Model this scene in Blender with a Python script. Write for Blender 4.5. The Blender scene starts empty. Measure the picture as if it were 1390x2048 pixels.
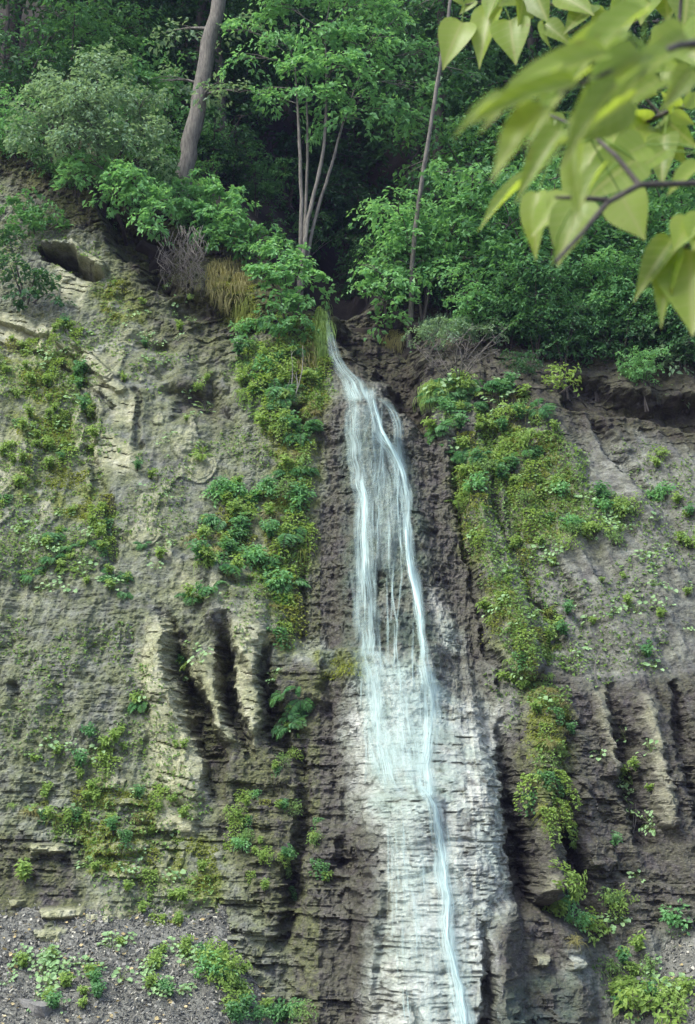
import bpy, math, random
import numpy as np
from mathutils import Vector, Quaternion, Matrix

SC = bpy.context.scene
C = SC.collection
R = math.radians

# ------------------------------------------------------------------ camera
W, H = 1390, 2048                      # the photograph's own pixels
FPX = H * 50.0 / 36.0                  # 50 mm lens on a 36 mm tall frame
TILT = R(13.0)
CAMZ = 1.6
cd = bpy.data.cameras.new("camera")
cam = bpy.data.objects.new("camera", cd)
C.objects.link(cam)
cam.location = (0, 0, CAMZ)
cam.rotation_euler = (R(90) + TILT, 0, 0)
cd.sensor_fit = 'VERTICAL'
cd.sensor_height = 36.0
cd.lens = 50.0
cd.clip_start = 0.05
cd.clip_end = 500
cd.dof.use_dof = True
cd.dof.focus_distance = 24.0
cd.dof.aperture_fstop = 8.0
SC.camera = cam

# ------------------------------------------------------------------ light
SUN_EL, SUN_AZ = R(56), R(232)         # azimuth measured from +Y towards +X: behind the camera, to the left
world = bpy.data.worlds.new("World")
SC.world = world
world.use_nodes = True
nt = world.node_tree
bg = nt.nodes["Background"]
sky = nt.nodes.new("ShaderNodeTexSky")
sky.sky_type = 'NISHITA'
sky.sun_disc = False
sky.sun_elevation = SUN_EL
sky.sun_rotation = SUN_AZ
sky.dust_density = 2.5
sky.air_density = 1.0
nt.links.new(sky.outputs[0], bg.inputs[0])
bg.inputs[1].default_value = 0.15
sd = bpy.data.lights.new("sun", 'SUN')
sun = bpy.data.objects.new("sun", sd)
C.objects.link(sun)
sd.energy = 1.7
sd.angle = R(20)
sd.color = (0.95, 1.0, 0.89)
dirv = Vector((math.sin(SUN_AZ) * math.cos(SUN_EL), math.cos(SUN_AZ) * math.cos(SUN_EL), math.sin(SUN_EL)))
sun.rotation_euler = dirv.to_track_quat('Z', 'Y').to_euler()
sun.location = dirv * 60
SC.view_settings.view_transform = 'Standard'
SC.view_settings.look = 'None'
SC.view_settings.gamma = 1.0
SC.view_settings.exposure = 1.32
SC.cycles.max_bounces = 6
SC.cycles.diffuse_bounces = 3
SC.cycles.transparent_max_bounces = 12
SC.cycles.use_denoising = True

# ------------------------------------------------------------------ numeric helpers
rng = np.random.default_rng(7)
rnd = random.Random(11)


def _hash(ix, iy, seed):
    n = (ix.astype(np.int64) * 374761393 + iy.astype(np.int64) * 668265263 + seed * 974634777) & 0xffffffff
    n = ((n ^ (n >> 13)) * 1274126177) & 0xffffffff
    n = ((n ^ (n >> 16)) * 2246822519) & 0xffffffff
    return ((n ^ (n >> 15)) & 0xffffff) / float(0xffffff)


def vnoise(x, y, seed=0):
    x0 = np.floor(x); y0 = np.floor(y)
    fx = x - x0; fy = y - y0
    fx = fx * fx * (3 - 2 * fx); fy = fy * fy * (3 - 2 * fy)
    a = _hash(x0, y0, seed); b = _hash(x0 + 1, y0, seed)
    c = _hash(x0, y0 + 1, seed); d = _hash(x0 + 1, y0 + 1, seed)
    return (a + (b - a) * fx) * (1 - fy) + (c + (d - c) * fx) * fy


def fbm(x, y, oct=4, seed=0):
    s = 0; a = 1.0; t = 0
    for o in range(oct):
        s = s + a * vnoise(x * 2 ** o + 17.3 * o, y * 2 ** o - 9.1 * o, seed + o)
        t += a; a *= 0.5
    return s / t


def sstep(a, b, x):
    t = np.clip((x - a) / (b - a), 0, 1)
    return t * t * (3 - 2 * t)


# pixel of the photograph <-> point in the place
CT, ST = math.cos(TILT), math.sin(TILT)


def ray(u, v):
    dx = (np.asarray(u, float) - W / 2) / FPX
    dy = (H / 2 - np.asarray(v, float)) / FPX
    return dx, CT - dy * ST, ST + dy * CT


def at(u, v, Y):
    rx, ry, rz = ray(u, v)
    t = Y / ry
    return Vector((float(rx * t), float(Y), float(CAMZ + rz * t)))


def proj(x, y, z):
    zz = z - CAMZ
    f = y * CT + zz * ST
    up = -y * ST + zz * CT
    return W / 2 + FPX * x / f, H / 2 - FPX * up / f


def px(n, Y):                           # photo pixels -> metres at depth Y
    return n * Y * 1.02 / FPX


# ------------------------------------------------------------------ the terrain as a height field y = Y(x, z)
SL = 0.556


def ybase(z):
    return 19.0 + SL * (z + 1.0)


def base_pt(u, v):                      # the photo pixel on the plain sloping base face
    rx, ry, rz = ray(u, v)
    t = (19.0 + SL * (CAMZ + 1.0)) / (ry - SL * rz)
    return rx * t, ry * t, CAMZ + rz * t


EDGE = np.array([(-700, 120), (-300, 240), (0, 280), (100, 330), (200, 400), (300, 500), (400, 545), (500, 590), (600, 615), (660, 625),
                 (740, 640), (830, 690), (900, 735), (1000, 765), (1100, 790), (1250, 785), (1390, 800), (1700, 780), (2200, 760)], float)
ex, ey, ez = base_pt(EDGE[:, 0], EDGE[:, 1])


def zedge(x):
    return np.interp(x, ex, ez)


def hill_extra(x, z):
    d = np.maximum(z - zedge(x), 0)
    e = d * 0.5
    # the stream's own ravine cut back into the hill
    rx_ = np.interp(z, [10, 12, 16, 24], [-0.25, -0.15, -0.2, -0.3])
    w = np.interp(z, [10, 12, 16, 26], [0.35, 0.7, 1.6, 2.4])
    dep = np.interp(z, [11.6, 12.3, 14, 20, 28], [0, 1.4, 4.5, 5.5, 3.0])
    return e + dep * np.exp(-((x - rx_) / w) ** 2)


def ysmooth(x, z):
    return ybase(z) + hill_extra(x, z) + 0.6 * (fbm(x * 0.25 + 5, z * 0.25, 2, 3) - 0.5)


GX = np.arange(-9.0, 9.001, 0.02)
GZ = np.arange(-2.2, 17.8, 0.02)
X, Z = np.meshgrid(GX, GZ)
U, V = proj(X, ybase(Z), Z)
nu = (fbm(X * 1.7, Z * 1.7, 4, 21) - 0.5)
nv = (fbm(X * 1.7 + 40, Z * 1.7 + 7, 4, 22) - 0.5)
UW = U + nu * 46
VW = V + nv * 46


def stroke(pts, rag=1.0):
    """distance to a polyline over its local half-width (1 at the edge), and the local 4th value."""
    uu = U + (UW - U) * rag * 0.6
    vv = V + (VW - V) * rag * 0.6
    best = np.full(U.shape, 9.0)
    val = np.zeros(U.shape)
    P = np.array(pts, float)
    pad = P[:, 2].max() * 2 + 40
    m = (U > P[:, 0].min() - pad) & (U < P[:, 0].max() + pad) & (V > P[:, 1].min() - pad) & (V < P[:, 1].max() + pad)
    idx = np.nonzero(m)
    a_u, a_v = uu[idx], vv[idx]
    b = np.full(a_u.shape, 9.0)
    vl = np.zeros(a_u.shape)
    for p, q in zip(P[:-1], P[1:]):
        d = q[:2] - p[:2]
        t = np.clip(((a_u - p[0]) * d[0] + (a_v - p[1]) * d[1]) / (d @ d), 0, 1)
        w = p[2] + (q[2] - p[2]) * t
        dn = np.hypot(a_u - p[0] - d[0] * t, a_v - p[1] - d[1] * t) / w
        k = dn < b
        b = np.where(k, dn, b)
        vl = np.where(k, p[3] + (q[3] - p[3]) * t, vl)
    best[idx] = b
    val[idx] = vl
    return best, val


def poly(pts, feather=14, rag=1.0):
    uu = U + (UW - U) * rag
    vv = V + (VW - V) * rag
    P = np.array(pts, float)
    pad = feather * 2 + 40
    m = (U > P[:, 0].min() - pad) & (U < P[:, 0].max() + pad) & (V > P[:, 1].min() - pad) & (V < P[:, 1].max() + pad)
    idx = np.nonzero(m)
    a, b = uu[idx], vv[idx]
    ins = np.zeros(a.shape, bool)
    dist = np.full(a.shape, 1e9)
    for p, q in zip(P, np.roll(P, -1, 0)):
        d = q - p
        t = np.clip(((a - p[0]) * d[0] + (b - p[1]) * d[1]) / (d @ d), 0, 1)
        dist = np.minimum(dist, np.hypot(a - p[0] - d[0] * t, b - p[1] - d[1] * t))
        c = ((p[1] > b) != (q[1] > b)) & (a < (q[0] - p[0]) * (b - p[1]) / (q[1] - p[1] + 1e-9) + p[0])
        ins ^= c
    sdv = np.where(ins, dist, -dist)
    out = np.zeros(U.shape)
    out[idx] = sstep(-feather, feather, sdv)
    return out


def polys(lst, feather=14, rag=1.0):
    o = np.zeros(U.shape)
    for p in lst:
        o = np.maximum(o, poly(p, feather, rag))
    return o


# ---- colour zones of the face (soil and tan also carry some painted shade and highlights)
M_TRAV = polys([
    [(690, 1470), (700, 1400), (730, 1335), (850, 1330), (905, 1405), (985, 1430), (1000, 1550), (1018, 1700), (1020, 1790), (960, 1830), (960, 2100),
     (745, 2100), (740, 1920), (775, 1800), (770, 1690), (715, 1640), (705, 1560), (715, 1510)],
    [(590, 1290), (640, 1290), (650, 1310), (600, 1320)], [(1130, 1900), (1165, 1905), (1160, 1960), (1135, 1950)], [(870, 1180), (905, 1250), (925, 1310), (880, 1310)]], 30)
M_TAN = polys([
    [(290, 1250), (336, 1240), (358, 1400), (412, 1560), (392, 1660), (300, 1640), (290, 1500), (285, 1350)],
    [(385, 1340), (430, 1300), (440, 1400), (460, 1480), (425, 1450), (400, 1400)],
    [(468, 1250), (545, 1255), (522, 1320), (517, 1420), (512, 1490), (482, 1430), (466, 1340)],
    [(-40, 610), (110, 650), (235, 760), (230, 800), (100, 710), (-40, 660)],
    [(110, 530), (165, 560), (165, 605), (110, 585)],
    [(180, 850), (265, 900), (275, 950), (185, 930)], [(230, 770), (260, 790), (262, 850), (225, 830)],
    
    [(280, 1600), (340, 1610), (330, 1640), (280, 1630)], [(140, 490), (205, 520), (205, 545), (150, 520)]], 12)
M_TAN = np.maximum(M_TAN, 0.5 * polys([[(1185, 1380), (1208, 1390), (1238, 1550), (1212, 1500)], [(1266, 1400), (1290, 1400), (1348, 1650), (1326, 1650)]], 12))
M_GREY = polys([[(440, 1130), (520, 1140), (560, 1260), (460, 1260)], [(180, 860), (290, 860), (300, 1000), (190, 1000)], [(190, 1700), (430, 1690), (430, 1850), (180, 1850)]], 30)
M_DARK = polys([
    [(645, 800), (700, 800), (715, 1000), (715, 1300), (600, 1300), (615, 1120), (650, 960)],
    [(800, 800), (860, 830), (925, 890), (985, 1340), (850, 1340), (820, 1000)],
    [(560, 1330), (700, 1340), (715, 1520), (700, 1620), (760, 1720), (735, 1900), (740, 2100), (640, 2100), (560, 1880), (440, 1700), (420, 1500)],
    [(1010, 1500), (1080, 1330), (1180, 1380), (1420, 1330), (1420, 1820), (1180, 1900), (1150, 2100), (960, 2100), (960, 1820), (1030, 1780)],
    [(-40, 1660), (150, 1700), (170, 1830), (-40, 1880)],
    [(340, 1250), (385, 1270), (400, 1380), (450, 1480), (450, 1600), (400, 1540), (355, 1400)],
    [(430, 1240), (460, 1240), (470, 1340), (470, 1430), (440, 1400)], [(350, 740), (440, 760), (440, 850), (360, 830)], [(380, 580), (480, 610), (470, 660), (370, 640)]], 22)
M_MOSS = polys([
    [(410, 540), (520, 560), (505, 650), (440, 620)], [(618, 600), (660, 620), (650, 760), (655, 900), (610, 800)],
    [(570, 830), (640, 830), (625, 1060), (590, 1180), (580, 1300), (505, 1150), (540, 1000)],
    [(955, 1130), (1020, 1180), (1080, 1400), (1040, 1420), (985, 1280)], [(1030, 1380), (1130, 1430), (1130, 1700), (1060, 1650)],
    [(905, 900), (960, 900), (980, 1150), (930, 1120)], [(60, 900), (200, 950), (190, 1050), (40, 1000)], [(300, 1640), (440, 1690), (430, 1800), (180, 1720)],
    [(10, 700), (150, 700), (150, 900), (20, 880)], [(180, 560), (260, 560), (280, 640), (210, 650)], [(620, 1310), (730, 1310), (730, 1370), (640, 1370)],
    [(150, 1560), (300, 1580), (330, 1720), (160, 1700)], [(1000, 820), (1120, 900), (1180, 1100), (1060, 1080), (960, 900)]], 26)
M_WET = polys([[(640, 620), (720, 740), (850, 830), (900, 1100), (930, 1340), (1010, 1500), (1010, 2100), (700, 2100), (690, 1400), (590, 1300), (640, 1050), (690, 800)],
               [(340, 1250), (385, 1270), (400, 1380), (450, 1480), (450, 1600), (400, 1540), (355, 1400)]], 30)
M_TEAL = polys([[(695, 880), (740, 850), (830, 900), (845, 1060), (870, 1300), (905, 1450), (900, 1600), (850, 1620), (735, 1570), (735, 1420), (700, 1380), (690, 1200)], [(600, 1305), (720, 1300), (730, 1370), (650, 1360)],
                [(980, 1960), (1140, 1940), (1140, 2160), (960, 2160)], [(735, 1580), (850, 1590), (800, 1640), (720, 1625)]], 22)
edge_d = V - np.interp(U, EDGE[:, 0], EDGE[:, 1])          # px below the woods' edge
M_SOIL_SHADE = (1 - sstep(30, 120, edge_d + nu * 120)) * np.where(U < 660, 1.0, 0.85)
M_SOIL_SHADE = np.maximum(M_SOIL_SHADE, 0.7 * poly([(200, 420), (330, 520), (330, 620), (480, 660), (440, 720), (330, 700), (250, 600)], 30))
M_SOIL_SHADE = np.maximum(M_SOIL_SHADE, 0.9 * poly([(1100, 760), (1420, 770), (1420, 900), (1200, 870), (1110, 830)], 22))

# ---- relief of the face; positive comes out towards the stream
ZW = Z + 0.05 * X + 0.10 * (fbm(X * 0.4, Z * 0.4, 3, 31) - 0.5) + 0.09 * (fbm(X * 2.2, Z * 2.2, 4, 34) - 0.5) + 0.035 * (fbm(X * 9, Z * 9, 3, 35) - 0.5)
ZW += -0.30 * X * np.clip((X + 1.0) / -3, 0, 1) * sstep(1500, 900, V)      # the beds dip at the upper left


def blocks(h, w, seed, jit=0.7):
    kz = ZW / h + jit * (vnoise(X * 0.0 + 3.3, ZW / h * 0.37, seed) - 0.5) * 2
    k = np.floor(kz)
    off = _hash(k, k * 0 + 5, seed) * 9
    wk = w * (0.5 + 1.2 * _hash(k, k * 0 + 9, seed + 1))
    c = np.floor(X / wk + off + 0.5 * (vnoise(X * 3, ZW * 9, seed + 4) - 0.5))
    return _hash(k, c, seed + 2), kz - k


b1, f1 = blocks(0.34, 0.75, 50)
b2, f2 = blocks(0.13, 0.34, 60)
b3, f3 = blocks(0.06, 0.16, 70)
groove = sstep(0.47, 0.6, fbm(X * 1.3, Z * 5, 4, 36))
smooth_zone = np.clip(M_GREY * 0.6 + M_TAN * 0.75 + 0.65 * poly([(-100, 640), (420, 640), (560, 1100), (560, 1220), (-100, 1200)], 120), 0, 0.85)
hard = (0.45 + 0.55 * np.maximum(M_DARK, sstep(1500, 1750, V))) * (1 - smooth_zone)
hard = hard * (0.15 + 1.5 * sstep(0.35, 0.65, fbm(X * 0.9, Z * 1.3, 4, 33)))
right = sstep(880, 1000, U)
hard *= 1 - 0.88 * M_TRAV
hard *= 1 - 0.45 * right * sstep(1500, 1300, V)
D = np.zeros(X.shape)
lowz = sstep(1380, 1720, V)
D += hard * (0.10 + 0.9 * lowz) * (0.13 * (b1 - 0.5) + 0.10 * (b2 - 0.5)) + hard * (0.45 + 0.55 * lowz) * 0.065 * (b3 - 0.5)
D += 0.16 * (1 - lowz) * hard * (fbm(X * 2.6, ZW * 4.5, 5, 44) - 0.5)
D -= hard * groove * (0.03 * sstep(0.82, 0.95, f1) + 0.02 * sstep(0.75, 0.9, f2))
cr = fbm(X * 8, Z * 6, 5, 41)
cr3 = fbm(X * 21, Z * 17, 3, 42)
XS = X + 0.45 * (Z - 6) * right                                  # rills on the right run down to the right
cr2 = np.abs(fbm(XS * 3.6 + 9, Z * 0.9, 4, 43) - 0.5)
calm = np.clip(0.75 * M_TRAV + 0.8 * M_TAN + 0.5 * smooth_zone + 0.5 * right * sstep(1500, 1250, V), 0, 0.88)
D += (0.07 * (cr - 0.5) + 0.07 * (cr3 - 0.5) * (0.4 + 0.6 * (1 - calm)) - 0.32 * cr2) * (1 - calm)
D -= 0.30 * right * sstep(1450, 1250, V) * np.abs(fbm(XS * 1.7 + 3, Z * 0.35, 4, 48) - 0.5) * 2
# thin cracks
def cracks(h, seed, tilt):
    k = (Z + tilt * X + 0.10 * (fbm(X * 2.5, Z * 2.5, 4, seed) - 0.5) + 0.05 * (fbm(X * 8, Z * 8, 3, seed + 1) - 0.5)) / h
    f = np.abs(k - np.floor(k) - 0.5)
    w = 0.010 / h
    return (1 - sstep(w * 0.5, w * 1.5, f)) * sstep(0.50, 0.60, fbm(X * 4.5, Z * 8, 5, seed + 2))
CRK = np.maximum(0.8 * cracks(0.13, 400, 0.03) * M_TRAV, cracks(0.14, 410, 0.25) * M_TAN)
CRK = np.maximum(CRK, 0.35 * cracks(0.11, 420, 0.04) * (1 - M_TRAV) * (1 - smooth_zone) * (U < 880))
CRK = np.maximum(CRK, 0.75 * cracks(0.075, 430, -0.02) * M_TRAV * sstep(1560, 1650, V))
D -= 0.045 * CRK
tufa = poly([(640, 800), (700, 800), (860, 830), (930, 890), (990, 1340), (1000, 1460), (700, 1480), (590, 1300), (615, 1100)], 20)
D += tufa * (0.13 * (fbm(X * 20, Z * 12, 3, 45) - 0.5) + 0.26 * (fbm(X * 4, Z * 0.9, 4, 46) - 0.5))
D += (0.28 + 0.25 * right) * (fbm(X * 2.3 + 0.5 * Z * right, Z * 0.35, 4, 80) - 0.5)             # upright rills
D += 0.20 * (fbm(X * 1.1, Z * 1.1, 5, 90) - 0.5)
D += 0.04 * (fbm(X * 6, Z * 6, 4, 95) - 0.5)
D += 0.9 * (fbm(X * 0.3 + 2, Z * 0.22, 3, 97) - 0.5)
# spalled plates on the smooth faces
pl = fbm(X * 1.5 + 30, Z * 1.0, 4, 120)
M_TAN = np.maximum(M_TAN, 0.55 * sstep(0.52, 0.545, pl) * sstep(0.2, 0.6, smooth_zone) * (1 - M_SOIL_SHADE))
D += 0.05 * sstep(0.50, 0.53, pl) * smooth_zone * 1.6 + 0.04 * sstep(0.58, 0.60, pl) * smooth_zone
# the rib the fall runs over
dn, hv = stroke([(690, 760, 50, .1), (735, 900, 80, .35), (770, 1050, 100, .5), (785, 1200, 115, .6), (795, 1300, 130, .7), (820, 1450, 155, 1.0),
                 (855, 1600, 160, 1.25), (870, 1800, 165, 1.4), (880, 2200, 175, 1.5)], 0.7)
RIB = np.where(dn < 1, 1 - np.clip(dn, 0, 1) ** 2.6, 0)
D += hv * RIB
# rock steps crossing the fall
led = sstep(1292, 1306, V + nv * 26) * (1 - sstep(1312, 1480, V)) * sstep(590, 650, U) * (1 - sstep(850, 900, U))
D += 0.45 * led
led2 = sstep(1588, 1600, V + nv * 22) * (1 - sstep(1605, 1760, V)) * sstep(705, 740, U) * (1 - sstep(840, 890, U))
D += 0.40 * led2
led3 = sstep(868, 876, V + nv * 20) * (1 - sstep(880, 980, V)) * sstep(690, 720, U) * (1 - sstep(780, 810, U))
D += 0.30 * led3
led4 = sstep(795, 803, V + nv * 20) * (1 - sstep(806, 870, V)) * sstep(690, 720, U) * (1 - sstep(770, 800, U))
D += 0.2 * led4
# lines of spalling on the lime crust
for vv_ in (1680, 1745, 1800, 1920, 1990):
    s_ = np.abs(V + nv * 40 + (U - 860) * 0.03 - vv_)
    D -= 0.07 * (1 - sstep(2, 8, s_)) * M_TRAV * sstep(0.42, 0.55, fbm(X * 4, Z * 2 + vv_, 3, 7))
crust, cf = blocks(0.05, 0.22, 140)
shelf = (b2 > 0.84) * sstep(1480, 1600, V) * (U < 470) * sstep(0.45, 0.55, fbm(X * 2, Z * 2, 3, 145))
M_TAN = np.maximum(M_TAN, 0.8 * shelf)  # highlights on the jutting shelves, painted in pale tan
D += 0.07 * shelf
D += 0.09 * (1 - M_TRAV) * (1 - 0.6 * M_TAN) * (fbm(X * 5 + 3, Z * 8, 5, 172) - 0.5)
D += M_TRAV * (0.012 * (crust - 0.5) + 0.05 * (fbm(X * 5, Z * 11, 4, 142) - 0.5) - 0.015 * sstep(0.72, 0.9, cf) * sstep(0.3, 0.6, fbm(X * 3, Z * 3, 3, 8)))
# gullies and flutes
GULL = [
    ([(330, 1225, 12, .1), (352, 1320, 24, .8), (378, 1410, 32, 1.0), (425, 1510, 30, .9), (440, 1610, 14, .3)]),
    ([(444, 1235, 12, .2), (452, 1330, 19, .8), (462, 1420, 22, .8), (500, 1500, 12, .2)]),
    ([(548, 1290, 10, .2), (532, 1370, 20, .7), (545, 1450, 22, .7), (600, 1540, 20, .3)]),
    ([(372, 1440, 5, .1), (400, 1510, 9, .3), (425, 1590, 7, .2)]),
    ([(120, 640, 6, .1), (165, 730, 9, .25), (188, 900, 11, .3), (200, 980, 10, .2)]),
    ([(225, 1000, 10, .2), (228, 1130, 14, .25)]), ([(275, 780, 9, .15), (276, 900, 12, .25)]),
    ([(1000, 1450, 10, .2), (1008, 1600, 22, .9), (1035, 1740, 28, 1.0), (1040, 1800, 22, .5)]),
    ([(1105, 1520, 10, .1), (1125, 1660, 18, .5), (1150, 1790, 20, .4)]),
    ([(1215, 1380, 12, .2), (1250, 1500, 24, .6), (1290, 1680, 24, .5)]),
    ([(1335, 1370, 14, .3), (1365, 1480, 28, .6), (1410, 1640, 24, .5)]),
    ([(905, 860, 8, .1), (932, 1080, 10, .35), (968, 1270, 10, .35), (1000, 1400, 12, .3)]),
    ([(985, 960, 10, .2), (1030, 1130, 12, .3), (1120, 1290, 12, .3)]),
    ([(1070, 1080, 8, .1), (1140, 1220, 16, .3), (1170, 1280, 8, .1)]),
    ([(590, 1460, 12, .2), (606, 1640, 18, .6), (590, 1790, 26, .7), (560, 1880, 22, .4)]),
    ([(945, 1840, 8, .2), (955, 1930, 14, .8), (960, 2010, 16, .9), (965, 2120, 16, .9)]),
    ([(690, 1690, 14, .2), (705, 1720, 26, .5), (730, 1745, 10, .2)]),
    ([(757, 1010, 4, .1), (762, 1120, 8, .35), (755, 1220, 12, .4), (765, 1290, 10, .3)]),
    ([(610, 1110, 6, .1), (598, 1200, 9, .3), (603, 1270, 10, .3)]),
    ([(1200, 860, 20, .3), (1260, 930, 22, .4), (1300, 990, 14, .2)]),
    ([(810, 1960, 6, .1), (826, 2010, 10, .4), (830, 2120, 14, .5)]),
    ([(30, 1380, 12, .2), (40, 1480, 14, .2)]), ([(470, 1150, 10, .1), (500, 1165, 16, .3), (516, 1180, 8, .2)])]
GM = np.zeros(X.shape)
for g in GULL:
    dn, hv = stroke(g, 1.5)
    GM = np.maximum(GM, np.clip(hv, 0, 1) * (1 - sstep(.4, 1.3, dn)))
    D -= 0.72 * hv * (1 - sstep(0.25, 1.25, dn)) * (0.7 + 0.6 * fbm(X * 3, Z * 3, 3, 160))
D -= 1.0 * poly([(684, 600), (760, 600), (835, 650), (850, 840), (805, 800), (760, 745), (722, 715), (692, 690), (680, 640)], 22, 1.4)
D += M_SOIL_SHADE * (0.16 * (fbm(X * 7, Z * 4, 5, 171) - 0.5) + 0.10 * (b2 - 0.5))
M_SOIL_SHADE = np.maximum(M_SOIL_SHADE, 0.95 * poly([(640, 600), (840, 650), (870, 860), (800, 810), (750, 760), (680, 760), (640, 720)], 22))  # shade around the fall's lip, painted as near-black soil
D += GM * (0.20 * (fbm(X * 9, Z * 12, 4, 181) - 0.5) + 0.16 * (b2 - 0.5) + 0.10 * (b3 - 0.5))
# bulging pillars between the flutes
for g in [[(318, 1260, 26, .15), (330, 1400, 40, .25), (365, 1560, 44, .15)], [(415, 1320, 22, .3), (432, 1400, 20, .35), (455, 1470, 14, .2)],
          [(500, 1200, 40, .2), (495, 1330, 32, .4), (500, 1450, 22, .3)], [(1192, 1400, 16, .15), (1222, 1540, 18, .25)],
          [(1277, 1410, 16, .15), (1332, 1640, 18, .25)], [(1075, 1420, 40, .3), (1080, 1600, 40, .7), (1085, 1750, 36, .9), (1086, 1775, 34, .9)],
          [(1150, 1580, 26, .2), (1190, 1720, 40, .3)], [(960, 930, 34, .2), (1000, 1130, 40, .35), (1040, 1330, 44, .4)]]:
    dn, hv = stroke(g, 0.7)
    D += hv * np.where(dn < 1, np.sqrt(np.clip(1 - dn ** 2, 0, 1)), 0)
# buttress at the fall's foot, and the hollows
D += 0.55 * poly([(985, 1810), (1040, 1790), (1165, 1890), (1170, 1960), (1150, 2160), (975, 2160), (968, 1900)], 22, 1.0)
D += 0.35 * poly([(630, 1650), (700, 1660), (770, 1750), (750, 1950), (760, 2160), (640, 2160), (600, 1920)], 12)
D += 0.35 * poly([(470, 1120), (520, 1150), (585, 1290), (650, 1400), (560, 1420), (420, 1250), (400, 1120)], 16)
D -= 0.9 * poly([(75, 492), (150, 505), (200, 545), (185, 556), (120, 530), (85, 515)], 7, 0.5)
D += 0.35 * poly([(80, 480), (150, 488), (212, 528), (208, 546), (150, 506), (85, 494)], 5, 0.3)
D -= 1.0 * poly([(200, 400), (330, 450), (335, 570), (290, 540), (230, 480)], 18)
D -= 0.55 * poly([(360, 590), (480, 625), (500, 660), (400, 660), (350, 630)], 26, 2.2)
D -= 0.40 * poly([(355, 770), (430, 770), (440, 835), (370, 830)], 26, 2.2)
D -= 0.55 * poly([(575, 810), (612, 810), (612, 842), (580, 845)], 8)
D -= 0.8 * poly([(1130, 740), (1250, 770), (1420, 800), (1420, 850), (1250, 830), (1140, 800)], 16)
D -= 0.25 * poly([(250, 690), (330, 680), (350, 720), (300, 730)], 26, 2.2)
for k_, p_ in enumerate([[(205, 1690), (285, 1680), (290, 1700), (210, 1712)], [(235, 1655), (290, 1650), (290, 1668), (240, 1672)], [(70, 1860), (150, 1855), (150, 1890), (72, 1895)],
                         [(80, 1820), (165, 1815), (165, 1835), (85, 1838)], [(60, 1690), (125, 1688), (125, 1706), (62, 1708)], [(1060, 1905), (1085, 1905), (1082, 1925), (1060, 1925)],
                         [(1125, 1915), (1162, 1912), (1162, 1932), (1128, 1934)], [(1070, 1750), (1105, 1745), (1105, 1775), (1072, 1778)]]):
    m_ = poly(p_, 5, 0.25)
    D += 0.16 * m_
    M_TAN = np.maximum(M_TAN, m_ * (0.9 if k_ != 7 else 0.4))
dn, hv = stroke([(-40, 618, 14, .2), (110, 662, 15, .2), (240, 778, 13, .15)], .5)
D += hv * (1 - sstep(.7, 1, dn))
dn, hv = stroke([(-40, 668, 6, .12), (100, 712, 7, .15), (225, 812, 6, .1)], .5)
D -= hv * (1 - sstep(.5, 1, dn))
YG = ysmooth(X, Z) - D
_g = np.abs(np.gradient(YG, axis=1) / 0.02)
XJ = X + np.clip((_g - 0.8) / 1.5, 0, 1) * (0.10 * (fbm(YG * 6, Z * 9, 4, 191) - 0.5) + 0.05 * (b3 - 0.5))
keep_edge = Z < zedge(X) + 2.6


def ysample(x, z):
    fx = np.clip((np.asarray(x) - GX[0]) / 0.02, 0, len(GX) - 1.001)
    fz = np.clip((np.asarray(z) - GZ[0]) / 0.02, 0, len(GZ) - 1.001)
    ix = fx.astype(int); iz = fz.astype(int)
    a = fx - ix; b = fz - iz
    return (YG[iz, ix] * (1 - a) + YG[iz, ix + 1] * a) * (1 - b) + (YG[iz + 1, ix] * (1 - a) + YG[iz + 1, ix + 1] * a) * b


def hit(u, v):
    """where the line of sight of photo pixels meets the terrain: arrays of x, y, z."""
    u = np.atleast_1d(np.asarray(u, float)); v = np.atleast_1d(np.asarray(v, float))
    rx, ry, rz = ray(u, v)
    t0 = 14.0 / ry
    done = np.zeros(u.shape, bool)
    T = t0.copy()
    t = t0.copy()
    for i in range(700):
        x = rx * t; y = ry * t; z = CAMZ + rz * t
        below = y > np.where(z < 17.7, ysample(x, z), ysmooth(x, z))
        new = below & ~done
        T = np.where(new, t - 0.02, T)
        done |= below
        if done.all():
            break
        t = np.where(done, t, t + 0.04)
    return rx * T, ry * T, CAMZ + rz * T


def normal_at(x, z):
    e = 0.12
    dyx = (ysample(x + e, z) - ysample(x - e, z)) / (2 * e)
    dyz = (ysample(x, z + e) - ysample(x, z - e)) / (2 * e)
    n = Vector((float(dyx), -1.0, float(dyz)))
    return n.normalized()


# ------------------------------------------------------------------ mesh and object helpers
def mesh_np(name, verts, faces, mats, midx=None, smooth=True):
    """verts (n,3); faces (m,k) all with the same corner count."""
    me = bpy.data.meshes.new(name)
    verts = np.asarray(verts, np.float32); faces = np.asarray(faces, np.int32)
    k = faces.shape[1]
    me.vertices.add(len(verts)); me.vertices.foreach_set("co", verts.ravel())
    me.loops.add(faces.size); me.loops.foreach_set("vertex_index", faces.ravel())
    me.polygons.add(len(faces))
    me.polygons.foreach_set("loop_start", np.arange(0, faces.size, k, dtype=np.int32))
    me.polygons.foreach_set("loop_total", np.full(len(faces), k, np.int32))
    for m in mats:
        me.materials.append(m)
    if midx is not None:
        me.polygons.foreach_set("material_index", np.asarray(midx, np.int32))
    me.polygons.foreach_set("use_smooth", np.full(len(faces), smooth, bool))
    me.update()
    me.validate()
    return me


def link(name, me, parent=None):
    o = bpy.data.objects.new(name, me)
    C.objects.link(o)
    if parent is not None:
        o.parent = parent
    return o


def tag(o, label=None, cat=None, group=None, kind=None):
    if label: o["label"] = label
    if cat: o["category"] = cat
    if group: o["group"] = group
    if kind: o["kind"] = kind
    return o


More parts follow.
